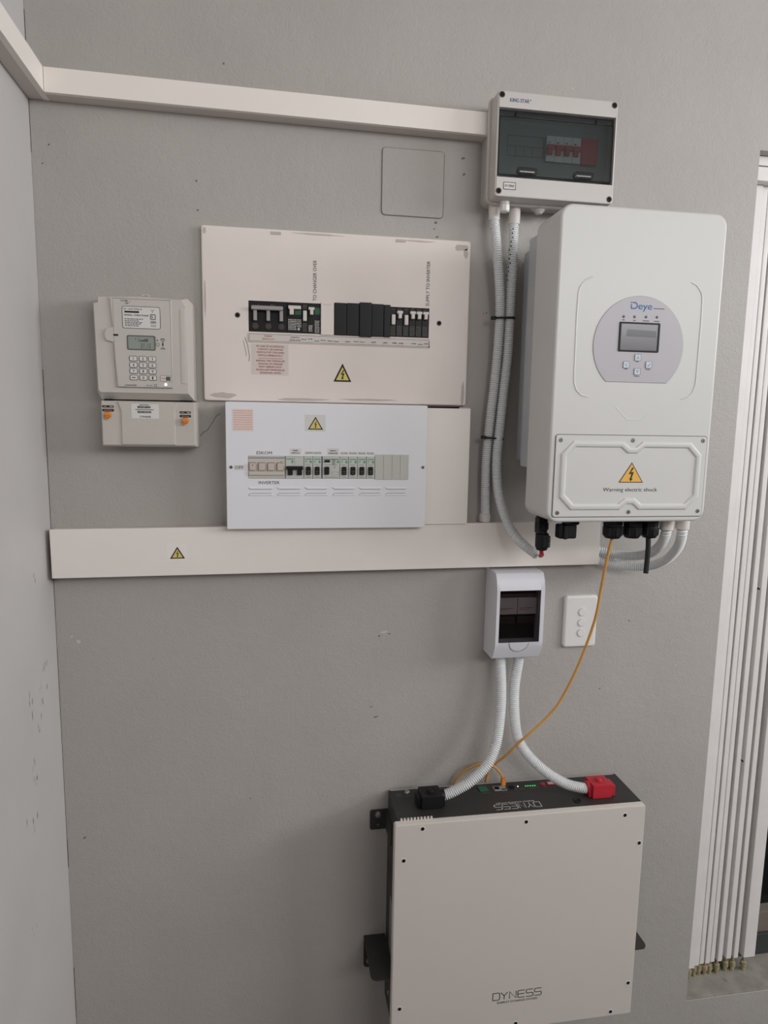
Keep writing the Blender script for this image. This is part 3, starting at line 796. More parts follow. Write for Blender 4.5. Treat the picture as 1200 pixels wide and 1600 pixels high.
# louvres
x0s = [(-54, -3), (4, 55), (61, 110), (118, 167), (174, 223), (230, 278)]
for row, z in ((0, -141), (1, -154)):
    for x0, x1 in x0s:
        b = nb()
        if row == 0: poly = [(x0 + 4, z - 2.2), (x1 - 4, z - 2.2), (x1, z + 2), (x0, z + 2)]
        else: poly = [(x0, z - 2.2), (x1, z - 2.2), (x1 - 4, z + 2), (x0 + 4, z + 2)]
        prism(b, poly, D, D + 1.8, .9, 2); s = part('louvre', b, 'dbw', t, 30)
        b = nb(); zz = z + 2.1 if row == 0 else z - 2.9
        zz2 = z - 2.9 if row == 0 else z + 2.1
        bar(b, x0 + 4.2, x1 - 4.2, zz2, zz2 + .75, D, .3); line(b, [(x0 - .2, z + (1.6 if row == 0 else -1.6)), (x0 + 3.8, z + (-2.4 if row == 0 else 2.2))], .6, D); part('louvre_slit', b, 'ink_s', s, 0)
# notices and lettering
b = nb(); box(b, -84, -43, -25, 19, D, D + .35); s = part('notice_sticker', b, 'paper_p', t, 0)
b = nb()
for k in range(9):
    z = 14.6 - k * 4.55; x = -82
    while x < -45: l = random.uniform(2, 6); bar(b, x, min(x + l, -44.5), z, z + 2.1, D + .35); x += l + .8
part('red_lettering', b, 'ink_rl', s, 0)
b = nb(); box(b, 61, 103, -23.5, 10, D, D + .3); part('warning_sticker', b, 'paper', t, 0)
warning_sign(t, 82.5, -20, 6, 15.5, D + .3, border=.9)
b = nb(); text(b, 'ESKOM', -37, -71.5, 6, D, 31); part('lettering', b, 'ink', t, 0)
b = nb(); text(b, 'INVERTER', -33, -132.5, 6, D, 42); part('lettering', b, 'ink', t, 0)
b = nb(); text(b, 'OFF', -80, -101.5, 6, D + .2, 16.5); part('lettering', b, 'ink', t, 0)
for q in ((-82, -62, -104, -93.5, D, D + .2), (30, 53, -71.5, -59, D, D + .3), (107, 131, -72, -58, D, D + .3)):
    b = nb(); box(b, *q); part('paper_tag', b, 'paper', t, 0)
b = nb(); text(b, 'MAIN', 41.5, -64.5, 2.8, D + .3, 10, align='C', bold=.03); text(b, 'SWITCH', 41.5, -69.5, 2.8, D + .3, 16, align='C', bold=.03)
text(b, 'EARTH', 119, -64.5, 3, D + .3, 13, align='C', bold=.03); text(b, 'LEAKAGE', 119, -69.5, 3, D + .3, 19, align='C', bold=.03); part('tag_lettering', b, 'ink', t, 0)
b = nb()
for x0, x1, s_ in ((62, 77, 'LIGHTS'), (79, 94, 'LIGHTS'), (135, 149, 'PLUGS'), (153, 168, 'PLUGS'), (172, 186, 'PLUGS'), (190, 204, 'PLUGS')):
    text(b, s_, x0, -69.5, 3.4, D + .25, x1 - x0)
part('grey_lettering', b, 'ink_s', t, 0)
for x0, x1 in ((61, 77.6), (78.4, 95), (134, 150), (152, 169), (171, 187), (189, 205)):
    b = nb(); box(b, x0, x1, -71, -65, D, D + .15); part('pale_tag', b, 'paper', t, 0)
screw(t, -88, -98, D, 3.4); screw(t, 310, -96.5, D, 3.4)

# ================================================================== VERTICAL TRUNKING BESIDE THE BOARD
t = thing('riser_trunking', 'plain cream upright trunking box right beside the white distribution board', 'trunking', 370, -222, 0)
b = nb(); box(b, 319, 418.5, -221, 31, .3, 36, .8); part('channel', b, 'trunk_s', t)
b = nb(); box(b, 318.5, 417.5, -222.5, 29, 36, 45, 1.4); part('lid', b, 'trunk', t)
b = nb(); box(b, 320, 392, 29.3, 32.5, 38, 43.5); part('open_end', b, 'dark', t, 0)

# ================================================================== KING STAR ENCLOSURE
t = thing('switch_enclosure', 'grey weatherproof breaker enclosure with smoked window above the inverter', 'enclosure', 565, 452, 0)
b = nb(); prism(b, rr(436, 695, 452, 650, 16), .3, 46, 1); part('base', b, 'king_b', t)
b = nb(); prism(b, rr(432, 699, 447, 655, 16), 46, 55, 2.5); part('seal_lip', b, 'king', t)
b = nb(); ring(b, rr(437.5, 693.5, 451.5, 650.5, 8, 5), rr(441, 690, 489, 619, .05, 5), 55, 90, 4); part('cover', b, 'king', t, 30)
b = nb(); box(b, 441, 690, 489, 619, 55, 57); part('inner_panel', b, 'pane_in', t, 0)
# left outline of the knock-out slots
b = nb(); line(b, rr(472, 550, 543, 582, .5), .8, 57, True)
for x in (490, 508, 526): line(b, [(x, 543), (x, 562)], .8, 57)
line(b, [(472, 562), (550, 562)], .8, 57); part('knockout_lines', b, 'ink', t, 0)
for k in range(4):
    x0 = 553.5 + 19 * k
    b = nb(); box(b, x0, x0 + 18.6, 535, 585, 57, 64, .8); s = part('circuit_breaker', b, 'white', t)
    b = nb(); box(b, x0 + .5, x0 + 18.1, 557, 567, 64, 70, 1.2); box(b, x0 + 1, x0 + 12, 547, 558, 64, 69, 1); part('toggle', b, 'red_dull', s)
    b = nb(); bar(b, x0 + 3, x0 + 8, 571, 573, 64); part('lettering', b, 'ink', s, 0)
b = nb(); box(b, 630, 666, 534, 584, 57, 66, 1); part('red_module', b, 'red_dull', t)
b = nb(); box(b, 442, 689, 607, 618, 78, 82, .6); wh = part('window_hinge', b, 'smoke', t)
b = nb(); box(b, 443.5, 688, 494, 606, 80, 85, 1.5); wd = part('window_lid', b, 'smoke', t)
b = nb(); line(b, rr(445, 686.5, 495.5, 604.5, 3), 1.6, 85, True); part('lid_edge', b, 'dark', wd, 0)
b = nb(); box(b, 442, 689, 490, 493.5, 60, 80, .6); part('lower_ledge', b, 'dark', wd)
for x in (506, 627):
    b = nb(); prism(b, rr(x - 22, x + 22, 497, 511, 6), 85, 90, 2); l = part('window_latch', b, 'smoke2', wd)
for x in (506, 627):
    b = nb(); box(b, x - 17, x + 14, 500.5, 503.5, 90, 91.5, .6); part('latch_highlight', b, 'clearish', wd)
for x in (478, 650):
    b = nb(); box(b, x - 2, x + 2, 606, 614, 82, 84, .5); part('hinge_pin', b, 'dark', wd)
for x, z in ((446.5, 642), (684.5, 642), (446.5, 462), (684.5, 461)):
    b = nb(); lathe_d(b, x, z, [(6, 89), (6, 90.4), (5, 90.8)], 16); s = part('cover_screw', b, 'brown', t)
    b = nb(); lathe_d(b, x, z, [(4.2, 90.8), (3.9, 91.0)], 12); part('screw_slot', b, 'dark', s)
b = nb(); text(b, 'KING STAR', 463, 630, 7, 90, 40, bold=.015); part('lettering', b, 'ink_b', t, 0)
b = nb(); text(b, '®', 504, 634, 3, 90); part('registered_mark', b, 'ink_b', t, 0)
b = nb(); box(b, 456.5, 481.5, 466, 479, 90, 90.4); s = part('model_sticker', b, 'paper', t, 0)
b = nb(); line(b, rr(456.5, 481.5, 466, 479, .3), 1.0, 90.4, True); text(b, 'HT-12WAY', 459, 470, 5, 90.4, 20, bold=.01); part('lettering', b, 'ink', s, 0)
# outlets underneath
b = nb(); lathe_z(b, 553, 40, [(17, 452), (17, 448), (12, 446), (11, 443), (8, 441), (7, 438)], 20); part('blanking_gland', b, 'king', t)
b = nb(); lathe_z(b, 470, 62, [(10, 452), (10, 446), (8, 445), (10.5, 444), (10.5, 434), (9, 431), (7, 430)], 20, 8); part('cable_gland', b, 'white', t)

# ================================================================== CONDUITS
def conduit(name, label, pts, r, sockets=(), group=None, pitch=4.6):
    p = pts[len(pts) // 2]
    t = thing(name, label, 'conduit', *pts[0], group=group)
    b = nb(); corrugated(b, pts, r, pitch); part('corrugated_tube', b, 'conduit', t, 30)
    for x, d, z0, z1, rr_ in sockets:
        b = nb(); lathe_z(b, x, d, [(rr_, z0), (rr_ * 1.02, z0 + .3 * (z1 - z0)), (rr_ * .98, z1)], 20); part('socket', b, 'socket', t)
    return t
ca = conduit('flexible_conduit', 'white corrugated conduit dropping straight from enclosure to the wide trunking',
    [(458, 432, 33), (459, 412, 35), (466, 347, 40), (475, 277, 36), (479.5, 230, 30), (479, 158, 26), (475, 85, 24), (467, -17, 22), (464, -94, 20), (466, -198, 20), (466, -206, 20)], 10.4,
    [(457.5, 33, 451.5, 421, 11.8), (465.5, 20, -203, -221, 12.2)])
cb = conduit('flexible_conduit', 'white corrugated conduit curving from enclosure down to the black inverter plug',
    [(502, 432, 33), (501, 412, 35), (500, 334, 40), (500, 278, 36), (501.5, 231, 31), (500.5, 150, 30), (496, 85, 30), (488, -16, 32), (483, -67, 36), (482, -118, 44), (486, -168, 58), (499, -216, 78), (518, -251, 104), (544, -275, 142)], 10.4,
    [(502, 33, 451.5, 416, 12)])
b = nb()
for k in range(13):
    z = 402 - k * 8.6; x = 492 + 1.2 * math.sin(k); tilt = -.6 * k
    blob(b, x + tilt + (0 if k % 2 else 2), z, 3, 4.5, 52, 7)
bm_ = b
for v in bm_.verts:
    if abs(v.co.y) < 1e-4: v.co.y = -0.0505
part('conduit_print', b, 'ink', cb, 0)
for z, x0, x1, dd, rot in ((223, 467, 513, 31, 2), (-34, 456, 500, 27, -4)):
    t = thing('cable_tie', 'black cable tie binding the two conduits ' + ('below the enclosure' if z > 0 else 'above the wide trunking'), 'cable tie', (x0 + x1) / 2, z, dd, -rot, 'cable ties on the twin conduits')
    b = nb()
    o1 = rr(x0, x1, -12, 12, 11.5, 6); i1 = rr(x0 + .05 + 1.0, x1 - 1.05, -10.9, 10.9, 10.5, 6)
    rings = []
    for pl, zz in ((o1, z - 2.3), (o1, z + 2.3), (i1, z + 2.3), (i1, z - 2.3), (o1, z - 2.3)):
        rings.append([V(px, zz, dd + pz) for px, pz in pl])
    loft(b, rings, False, False); bmesh.ops.remove_doubles(b, verts=b.verts[:], dist=1e-7)
    part('strap', b, 'black_r', t)
    b = nb(); box(b, x0 - 9, x0 + 2, z - 3.6, z + 3.6, dd + 1, dd + 9, 1.5); part('lock_head', b, 'black_r', t)
conduit('flexible_conduit', 'outer grey conduit looping from the inverter bottom back into the trunking end',
    [(834, -212, 200), (836, -224, 198), (851, -258, 165), (857, -296, 115), (842, -321, 65), (796, -326, 32), (745, -315, 20), (738.5, -314, 19)], 10.6,
    [(834, 200, -188, -212, 14)])
conduit('flexible_conduit', 'inner grey conduit looping from the inverter bottom back into the trunking end',
    [(798, -212, 200), (801, -224, 195), (813, -254, 160), (824, -286, 95), (798, -300, 42), (745, -292, 20), (738.5, -291, 19)], 10.6,
    [(798, 200, -188, -213, 14)])
conduit('flexible_conduit', 'white conduit from small breaker box to the black battery plug',
    [(511, -533, 35), (511, -545, 35), (514, -604, 40), (512, -659, 48), (503, -716, 60), (492, -746, 70), (472, -776, 80), (435, -806, 86), (409, -822, 85), (385, -835, 82), (369, -840, 80)], 12.2)
conduit('flexible_conduit', 'white conduit from small breaker box to the red battery plug',
    [(555, -533, 35), (555, -546, 35), (546, -606, 40), (546, -662, 45), (554, -722, 50), (573, -760, 57), (614, -801, 70), (663, -831, 82), (702, -841, 90), (717, -842, 90.5)], 12.2)

# ================================================================== INVERTER
t = thing('hybrid_inverter', 'large white wall inverter with round control panel and lower warning cover', 'inverter', 674, -187, 20)
IF = 260
b = nb(); prism(b, rr(509, 840, -187, 393, 24, 8), 150, IF, 5, 4); part('shell', b, 'inv', t, 30)
b = nb(); prism(b, rr(515, 834, -91, 372, 4, 2), 96, 150); part('rear_chassis', b, 'alu', t, 30)
for k in range(16):
    x = 532 + k * 18.6
    b = nb(); box(b, x, x + 3, -80, 360, 24, 96); part('heat_sink_fin', b, 'alu', t, 0)
b = nb(); box(b, 560, 790, 280, 402, .3, 6, .5); box(b, 560, 790, -40, 20, .3, 6, .5); part('wall_bracket', b, 'alu', t, 0)
b = nb(); box(b, 640, 712, 384, 404, 6, 20, .5); part('bracket_tongue', b, 'alu', t, 0)
# pressed beads on the front
lft = [(576, 268), (563, 262), (553, 250), (550, 238), (549, 200), (550, 90), (551, 76), (556, 63), (566, 54), (580, 51)]
b = nb(); band(b, lft, 3.6, 1.1, IF); part('pressed_bead', b, 'inv', t, 60)
b = nb(); band(b, [(1349 - x, z) for x, z in reversed(lft)], 3.6, 1.1, IF); part('pressed_bead', b, 'inv', t, 60)
b = nb(); band(b, [(636, 34), (662, 10), (688, 10), (714, 34)], 3.0, .45, IF); part('pressed_bead', b, 'inv', t, 60)
# round control panel
cx, cz, R_ = 675, 147, 91
a0 = math.degrees(math.asin((80 - cz) / R_))
pl = circ(cx, cz, R_, 48, a0, 180 - a0)
b = nb(); prism(b, pl, IF, IF + 1.2, .5, 2); cp = part('control_panel', b, 'disc', t)
P_ = IF + 1.2
b = nb(); line(b, pl, .6, IF + .5, True, .2); part('panel_edge', b, 'btn_rim', cp, 0)
b = nb(); ring(b, rr(633.5, 715.5, 136, 190, 2), rr(637, 712, 139, 187, 1), P_, P_ + 1.6, .6); part('display_frame', b, 'ink', cp)
b = nb(); box(b, 636.5, 712.5, 138.5, 187.5, P_, P_ + .6); sc = part('display_screen', b, 'screen', cp, 0)
b = nb(); prism(b, [(648, 164), (709, 163), (709, 175), (650, 177)], P_ + .6, P_ + .7); part('display_band', b, 'screen_d', cp, 0)
for x, z in ((641, 199.5), (663, 200), (686, 200.5), (708, 201)):
    b = nb(); lathe_d(b, x, z, [(2.6, P_), (2.4, P_ + .6), (1.4, P_ + 1)], 12); part('indicator_led', b, 'screen_d', cp)
b = nb()
for x, w_ in ((641, 5), (663, 5), (686, 13), (708, 11)): bar(b, x - w_ / 2, x + w_ / 2, 192.6, 194.2, P_, .2)
for x, z, w_ in ((674, 117.4, 5), (652, 103.5, 6), (697, 103.8, 9), (675, 90.6, 10)): bar(b, x - w_ / 2, x + w_ / 2, z, z + 1.4, P_, .2)
bar(b, 700, 722, 215.5, 217, P_, .2)
part('small_print', b, 'ink_s', cp, 0)
def arrow(b, kind, x, z, d):
    if kind == 'up': line(b, [(x - 2.6, z - 2.4), (x + 2.6, z - 2.4), (x, z + 2.6)], .7, d, True)
    if kind == 'down': line(b, [(x - 2.6, z + 2.4), (x + 2.6, z + 2.4), (x, z - 2.6)], .7, d, True)
    if kind == 'left': line(b, [(x + 2, z + 3), (x - 2.4, z), (x + 2, z - 3)], .8, d)
    if kind == 'enter': line(b, [(x - 3, z - 1), (x - 1, z - 2.4), (x + 3, z + 2.4)], 1.3, d)
for x, z, k in ((674.5, 126, 'up'), (652, 112, 'left'), (697.5, 113, 'enter'), (675, 100, 'down')):
    b = nb(); prism(b, rr(x - 6, x + 6, z - 6, z + 6, 1.6, 3), P_, P_ + 1.2, .5, 2); s = part('push_button', b, 'btn', cp)
    b = nb(); line(b, rr(x - 6, x + 6, z - 6, z + 6, 1.6, 3), .9, P_ + .8, True, .5); arrow(b, k, x, z, P_ + 1.2)
    # print on the button
    for v in b.verts: pass
    part('button_print', b, 'btn_rim', cp, 0)
# maker's name: D with a detached dot, then 'eye'
b = nb()
line(b, [(655, 222.3), (655, 214.9), (661, 214.9)] + circ(661.5, 220.2, 5.3, 10, -90, 90) + [(657.6, 225.5)], 2.2, P_)
bar(b, 653.9, 656.1, 224.4, 226.6, P_, .25)
text(b, 'eye', 669, 213.8, 12.5, P_, 28, bold=.012)
part('maker_logo', b, 'ink_bl', cp, 0)
# lower cover
b = nb(); line(b, rr(519.6, 832.4, -176.9, -19.6, 5), 1.3, IF, True, .15); part('cover_gap', b, 'ink_s', t, 0)
b = nb(); prism(b, rr(520.6, 831.4, -176, -20.5, 5), IF, IF + 2.2, .8, 2); lc = part('lower_cover', b, 'inv', t, 30)
K = IF + 2.2
ml = [(558, -37), (654, -37), (668, -48), (684, -48), (698, -37), (794, -37), (815, -58), (815, -136), (794, -157), (698, -157), (684, -146), (668, -146), (654, -157), (558, -157), (537, -136), (537, -58)]
b = nb(); band(b, ml, 13, 3.0, K, True); part('pressed_rim', b, 'inv', lc, 25)
for x, z in ((530, -30), (676, -29), (823, -28), (530, -168), (676, -167), (823, -166)):
    b = nb(); lathe_d(b, x, z, [(4.2, K), (4.2, K + .5), (3.2, K + 1.3)], 14); s = part('cover_screw', b, 'steel', lc)
    b = nb(); prism(b, circ(x, z, 1.4, 6), K + 1.3, K + 1.5); part('screw_socket', b, 'dark', lc, 0)
tri = [(651, -110), (702, -110), (676.5, -71)]
b = nb(); prism(b, tri, K, K + .4); part('warning_triangle', b, 'brown', lc, 0)
b = nb(); prism(b, offset(tri, 1.6), K + .4, K + .6); part('amber_field', b, 'amber', lc, 0)
b = nb(); prism(b, bolt_poly(676, -94.5, 26), K + .6, K + .8); part('lightning_bolt', b, 'ink', lc, 0)
b = nb(); text(b, 'Warning electric shock', 620, -127, 7.2, K, 113); part('lettering', b, 'ink', lc, 0)
# glands and connectors underneath
def gland(x, d, r, z0=-187, nm='cable_gland'):
    b = nb(); lathe_z(b, x, d, [(r * .9, z0), (r * .9, z0 - 6), (r * 1.02, z0 - 7), (r * 1.02, z0 - 17), (r * .92, z0 - 18)], 8, 8)
    lathe_z(b, x, d, [(r * .92, z0 - 18), (r * 1.0, z0 - 20), (r * .97, z0 - 36), (r * .75, z0 - 42), (r * .42, z0 - 43), (r * .42, z0 - 30)], 24)
    for k in range(8):
        a = 2 * math.pi * k / 8
        box(b, x + r * .92 * math.cos(a) - 2, x + r * .92 * math.cos(a) + 2, z0 - 36, z0 - 20, d + r * .92 * math.sin(a) - 2, d + r * .92 * math.sin(a) + 2, .5)
    return part(nm, b, 'black', t)
gland(679, 200, 19.5); gland(722, 200, 18.5); gland(761, 200, 17.2)
b = nb(); lathe_z(b, 585, 205, [(17, -187), (17, -198), (13, -200)], 16); box(b, 558, 596, -228, -199, 190, 214, 4); box(b, 566, 574, -228, -200, 212, 220, 2); part('isolator_knob', b, 'black', t)
b = nb(); lathe_z(b, 600, 160, [(11, -187), (11, -204), (9, -205)], 16); part('white_gland', b, 'white', t)
b = nb(); lathe_z(b, 651, 195, [(6, -187), (6, -193), (3, -195)], 12); part('white_plug', b, 'white', t)

t = thing('solar_connector', 'black push-in connector with red wire under the inverter left corner', 'connector', 538, -187.5, 172)
b = nb(); lathe_z(b, 538, 172, [(12, -187.5), (12, -199), (14, -201), (14, -214), (11.5, -216), (11.5, -222)], 16)
box(b, 526, 533, -222, -190, 164, 186, 1.5); part('upper_housing', b, 'black', t)
b = nb(); lathe_z(b, 540, 172, [(11, -222), (14, -224), (14, -250), (11, -257), (6, -259)], 10); box(b, 536, 552, -250, -226, 176, 188, 1.5); part('lower_housing', b, 'black', t)
b = nb()
for k in range(5): box(b, 548, 551.5, -231 - 4 * k, -229 - 4 * k, 184, 189, .4)
part('grip_ribs', b, 'ink_s', t)
b = nb(); tube(b, [(540, -256, 172), (542, -264, 168), (548, -271, 158), (548, -275, 148)], 4.2, 3, 10); part('red_wire', b, 'redm', t)

b = nb(); tube(b, [(759, -225, 200), (760, -250, 201), (759, -280, 202), (757.5, -304, 203)], 5.2, 6, 12)
o = part('cable_stub', b, 'black_r'); o['label'] = 'short black cable stub hanging from the rightmost inverter gland'; o['category'] = 'cable'

# ================================================================== ORANGE DATA CABLE
t = thing('network_cable', 'orange network cable running from inverter gland down to the battery socket', 'cable', 680, -226, 200)
pts = [(680, -222, 200), (678, -242, 198), (676, -284, 188), (678, -342, 170), (681, -405, 150), (679, -445, 137), (674, -485, 125), (667, -527, 113), (657, -567, 103), (646, -603, 94), (633, -634, 88), (615, -662, 82),
       (592, -688, 78), (571, -709, 75), (554, -731, 66), (536, -765, 48), (517, -799, 26), (506, -819, 14), (501, -841, 7), (499, -862, 6), (488, -890, 6), (462, -905, 6), (436, -892, 6), (420, -866, 6), (421, -853, 7), (429, -838, 9), (446, -820, 13),
       (466, -807, 19), (485, -801, 24), (507, -807, 29), (519, -817, 33), (527, -829, 35), (529.5, -838, 36)]
b = nb(); tube(b, pts, 2.9, 3.5, 10); part('cord', b, 'cable', t, 60)
b = nb(); box(b, 525, 535, -852, -835, 32, 42, 1.2); box(b, 526.5, 533.5, -836, -831, 33, 40, 1); p = part('plug_boot', b, 'orange', t)
b = nb()
for k in range(3): box(b, 525.5, 534.5, -840 - 4 * k, -838.4 - 4 * k, 42, 42.6, .2)
part('boot_ribs', b, 'cable', p)

# ================================================================== SMALL BREAKER BOX
t = thing('small_breaker_box', 'small white breaker box with dark smoked window under the wide trunking', 'breaker box', 536, -529, 0)
x0, x1 = 481, 592
def profile(bm, xa, xb_, pts):        # pts (z, d) side profile swept along x
    loft(bm, [[V(xa, z, d) for z, d in pts], [V(xb_, z, d) for z, d in pts]])
b = nb()
prof = [(-529, .3), (-529, 60), (-526, 65), (-500, 78), (-486, 81), (-367, 81), (-345, 76), (-331, 68), (-329, 62), (-329, .3)]
profile(b, x0, x0 + 7, prof); profile(b, x1 - 9, x1, prof)
profile(b, x0 + 7, x1 - 9, [(-367, .3), (-367, 81), (-345, 76), (-331, 68), (-329, 62), (-329, .3)])
profile(b, x0 + 7, x1 - 9, [(-529, .3), (-529, 60), (-526, 65), (-500, 78), (-486, 81), (-486, .3)])
bmesh.ops.remove_doubles(b, verts=b.verts[:], dist=1e-6)
part('housing', b, 'mcbox', t, 25)
b = nb(); box(b, x0 + 7, x1 - 9, -486, -367, .3, 50); part('inner_panel', b, 'charcoal', t, 0)
for k in range(2):
    xx = 489.5 + k * 46.5
    b = nb(); box(b, xx, xx + 45.5, -426, -388, 50, 64, 1); s = part('circuit_breaker', b, 'white', t)
    b = nb(); box(b, xx + 4, xx + 40, -446, -434, 54, 60, 1); part('toggle', b, 'brown', s)
    b = nb(); line(b, rr(xx + 3, xx + 41, -447, -433, 1), 1.0, 60, True); part('toggle_outline', b, 'ink_s', s, 0)
    b = nb(); bar(b, xx + 3, xx + 36, -412, -411, 64); bar(b, xx + 3, xx + 28, -415.5, -414.7, 64); part('lettering', b, 'ink_r', s, 0)
b = nb(); box(b, 489, 582, -384, -379, 62, 64); part('label_strip', b, 'chip_r', t, 0)
b = nb(); box(b, x0 + 7.4, x1 - 9.4, -485.6, -367.4, 77, 79.5, .8); wd = part('smoked_window', b, 'smoke2', t)
b = nb(); line(b, rr(x0 + 7.8, x1 - 9.8, -485.2, -367.8, .5), 1.2, 79.5, True); part('window_edge', b, 'dark', wd, 0)
# thumb notch below the window
pl = circ(536, -486.5, 23, 16, 180, 360)
prismpl = [(x, z if z < -486.5 else -486.5) for x, z in pl]
b = nb()
def slope(z): return 81 + (-486 - z) * (-3.0 / 14.0) if z > -500 else 78 - (-500 - z) * .5
loft(b, [[V(x, z, slope(z) + .2) for x, z in prismpl], [V(536 + (x - 536) * .86, -486.5 + (z + 486.5) * .86, slope(-486.5 + (z + 486.5) * .86) + 1.2) for x, z in prismpl]])
tn = part('thumb_notch', b, 'mcbox', t, 25)
b = nb()
for k in range(24):
    a0_, a1_ = math.radians(180 + 7.5 * k), math.radians(187.5 + 7.5 * k)
    q = [(536 + r_ * math.cos(a_), -486.5 + r_ * math.sin(a_)) for r_, a_ in ((23.2, a0_), (23.2, a1_), (22.2, a1_), (22.2, a0_))]
    face(b, [b.verts.new(V(x, z, slope(z) + .8)) for x, z in q])
part('notch_line', b, 'ink_s', tn, 0)

# ================================================================== LIGHT SWITCH
t = thing('light_switch', 'white wall switch plate with three small round rockers', 'light switch', 715, -529, 0)
b = nb(); prism(b, rr(674.5, 757.5, -529, -402, 8), .3, 10, 6, 4); part('plate', b, 'plate', t, 50)
for z in (-442, -467.5, -493):
    b = nb(); ring(b, circ(718, z, 11.2, 24), circ(718, z, 9.6, 24), 9.6, 11.0, .5); s = part('rocker_ring', b, 'plate', t)
    b = nb(); lathe_d(b, 718, z, [(9.2, 9.6), (9.2, 11.4), (8.4, 12.4)], 24); part('rocker', b, 'plate', s)
    b = nb(); line(b, circ(718, z, 9.45, 24), .5, 9.9, True); part('rocker_gap', b, 'ink_s', s, 0)

# ================================================================== WALL BATTERY
t = thing('wall_battery', 'grey-fronted wall battery in a black steel case under the inverter', 'battery', 540, -1394, 12)
ZT, ZB = -858, -1394
b = nb(); box(b, 258, 829, ZB + 4, ZT, 12, 133, 1.2); part('case', b, 'charcoal', t)
b = nb(); prism(b, rr(249, 832, ZB, ZT - 1, 5, 3), 134, 150, 3.5, 2); fp = part('front_panel', b, 'batt', t, 30)
b = nb(); box(b, 262, 822, ZT - .4, ZT + 1.2, 12.5, 16); part('rear_seam', b, 'greyh', t, 0)
for x, z in ((310, -871), (545, -875), (781, -879), (821, -951), (270, -942), (268, -1302), (819, -1310), (779, -1381), (543, -1378), (310, -1378)):
    b = nb(); lathe_d(b, x, z, [(6.3, 149.6), (6, 150.4), (4.4, 150.6)], 16); s = part('panel_screw', b, 'paper', fp)
    b = nb(); lathe_d(b, x, z, [(4.3, 150.6), (4, 151), (1.5, 151.2)], 14); part('screw_head', b, 'dark', s if False else fp)
for k in range(10):
    x = 264 + k * 7.4
    b = nb(); prism(b, [(x, ZT - 3), (x + 4.6, ZT - 3), (x + 4.6, ZT + 3.4), (x + .6, ZT + 3.4)], 131, 135); part('vent_tooth', b, 'batt', t, 0)
# logo strokes (unit box 0..6.2 by 0..1), used on the front and on the top
def logo_strokes(u):
    g = .04
    def letter(k): return k * 1.05
    S = []
    a = letter(0); S.append([(a, 0), (a + .72, 0), (a + .86, .14), (a + .86, .86), (a + .72, 1), (a, 1), (a, 0)])
    a = letter(1) - .04; S.append([(a, 1), (a + .42, .5), (a + .84, 1)]); S.append([(a + .42, .5), (a + .42, 0)])
    a = letter(2); S.append([(a, 0), (a, 1), (a + .82, 0), (a + .82, 1)])
    a = letter(3); S.append([(a + .88, 1), (a + .12, 1), (a, .86), (a, .14), (a + .12, 0), (a + .88, 0)]); S.append([(a, .5), (a + .82, .5)])
    for q in (4, 5):
        a = letter(q); S.append([(a + .88, 1), (a + .12, 1), (a, .9), (a, .6), (a + .1, .5), (a + .78, .5), (a + .88, .4), (a + .88, .1), (a + .76, 0), (a, 0)])
    return S
b = nb()
for s_ in logo_strokes(0): line(b, [(485 + x * 19.1, -1311.5 + z * 18) for x, z in s_], 1.9, 150)
text(b, 'ENERGY STORAGE SYSTEM', 496, -1321.5, 5.2, 150, 96, bold=.008)
part('maker_logo', b, 'ink', fp, 0)
# top face print: read from the wall side, so turned half round
ZP = ZT + .25
def top_pt(x, d): return V(x, ZP, d)
b = nb()
for s_ in logo_strokes(0):
    pts = [(592 - x * 17.6, 105 + z * 19) for x, z in s_]
    tmp = nb(); line(tmp, pts, 1.5, 0)
    for f in tmp.faces:
        face(b, [b.verts.new(top_pt(v.co.x * 1000, (v.co.z - EYE) * 1000)) for v in f.verts])
    tmp.free()
text(b, 'ENERGY STORAGE SYSTEM', 582, 97.5, 4.4, 0, 90, rot=180, plane=lambda x, z: top_pt(x, 2 * 97.5 - z), bold=.01)
part('top_logo', b, 'ink_w', t, 0)
def tbox(name, x0, x1, d0, d1, h, m, bev=.6, parent=None):
    b = nb(); box(b, x0, x1, ZT, ZT + h, d0, d1, bev); return part(name, b, m, parent or t)
tbox('green_terminal', 470, 491, 26, 48, 2.2, 'green')
s = tbox('socket_block', 506, 536, 30, 50, 1.2, 'greyh')
b = nb(); box(b, 508, 520, ZT + 1.2, ZT + 1.5, 33, 45); box(b, 523, 535, ZT + 1.2, ZT + 1.5, 44, 48); part('socket_hole', b, 'dark', s, 0)
b = nb(); lathe_z(b, 551, 38, [(7, ZT), (7, ZT + 2), (5, ZT + 3)], 14); part('reset_button', b, 'black', t)
b = nb(); lathe_z(b, 567, 37, [(1.6, ZT), (1.4, ZT + 1.0), (.6, ZT + 1.3)], 10); part('indicator_led', b, 'ledwhite', t)
for k in range(5):
    b = nb(); lathe_z(b, 586 + k * 5.6, 38 + k * .3, [(1.7, ZT), (1.6, ZT + 1), (.8, ZT + 1.4)], 10); part('charge_led', b, 'ledgreen', t)
b = nb(); lathe_z(b, 630, 37.5, [(6, ZT), (6, ZT + 2), (4.5, ZT + 3)], 14); part('power_button', b, 'redm', t)
s = tbox('dip_switch', 641, 657, 29, 43, 2.0, 'red_dull')
b = nb()
for k in range(4): box(b, 643 + k * 3.4, 645 + k * 3.4, ZT + 2, ZT + 2.4, 32, 40)
part('dip_lever', b, 'paper', s, 0)
b = nb()
for x0_, x1_, d in ((556, 562, 47), (570, 576, 47), (592, 606, 48), (472, 490, 53), (520, 532, 55), (626, 636, 47), (643, 655, 48), (400, 424, 24)):
    x = x0_
    while x < x1_: box(b, x, x + 1.6, ZT, ZT + .25, d, d + 1.8); x += 2.4
part('port_print', b, 'ink_s', t, 0)
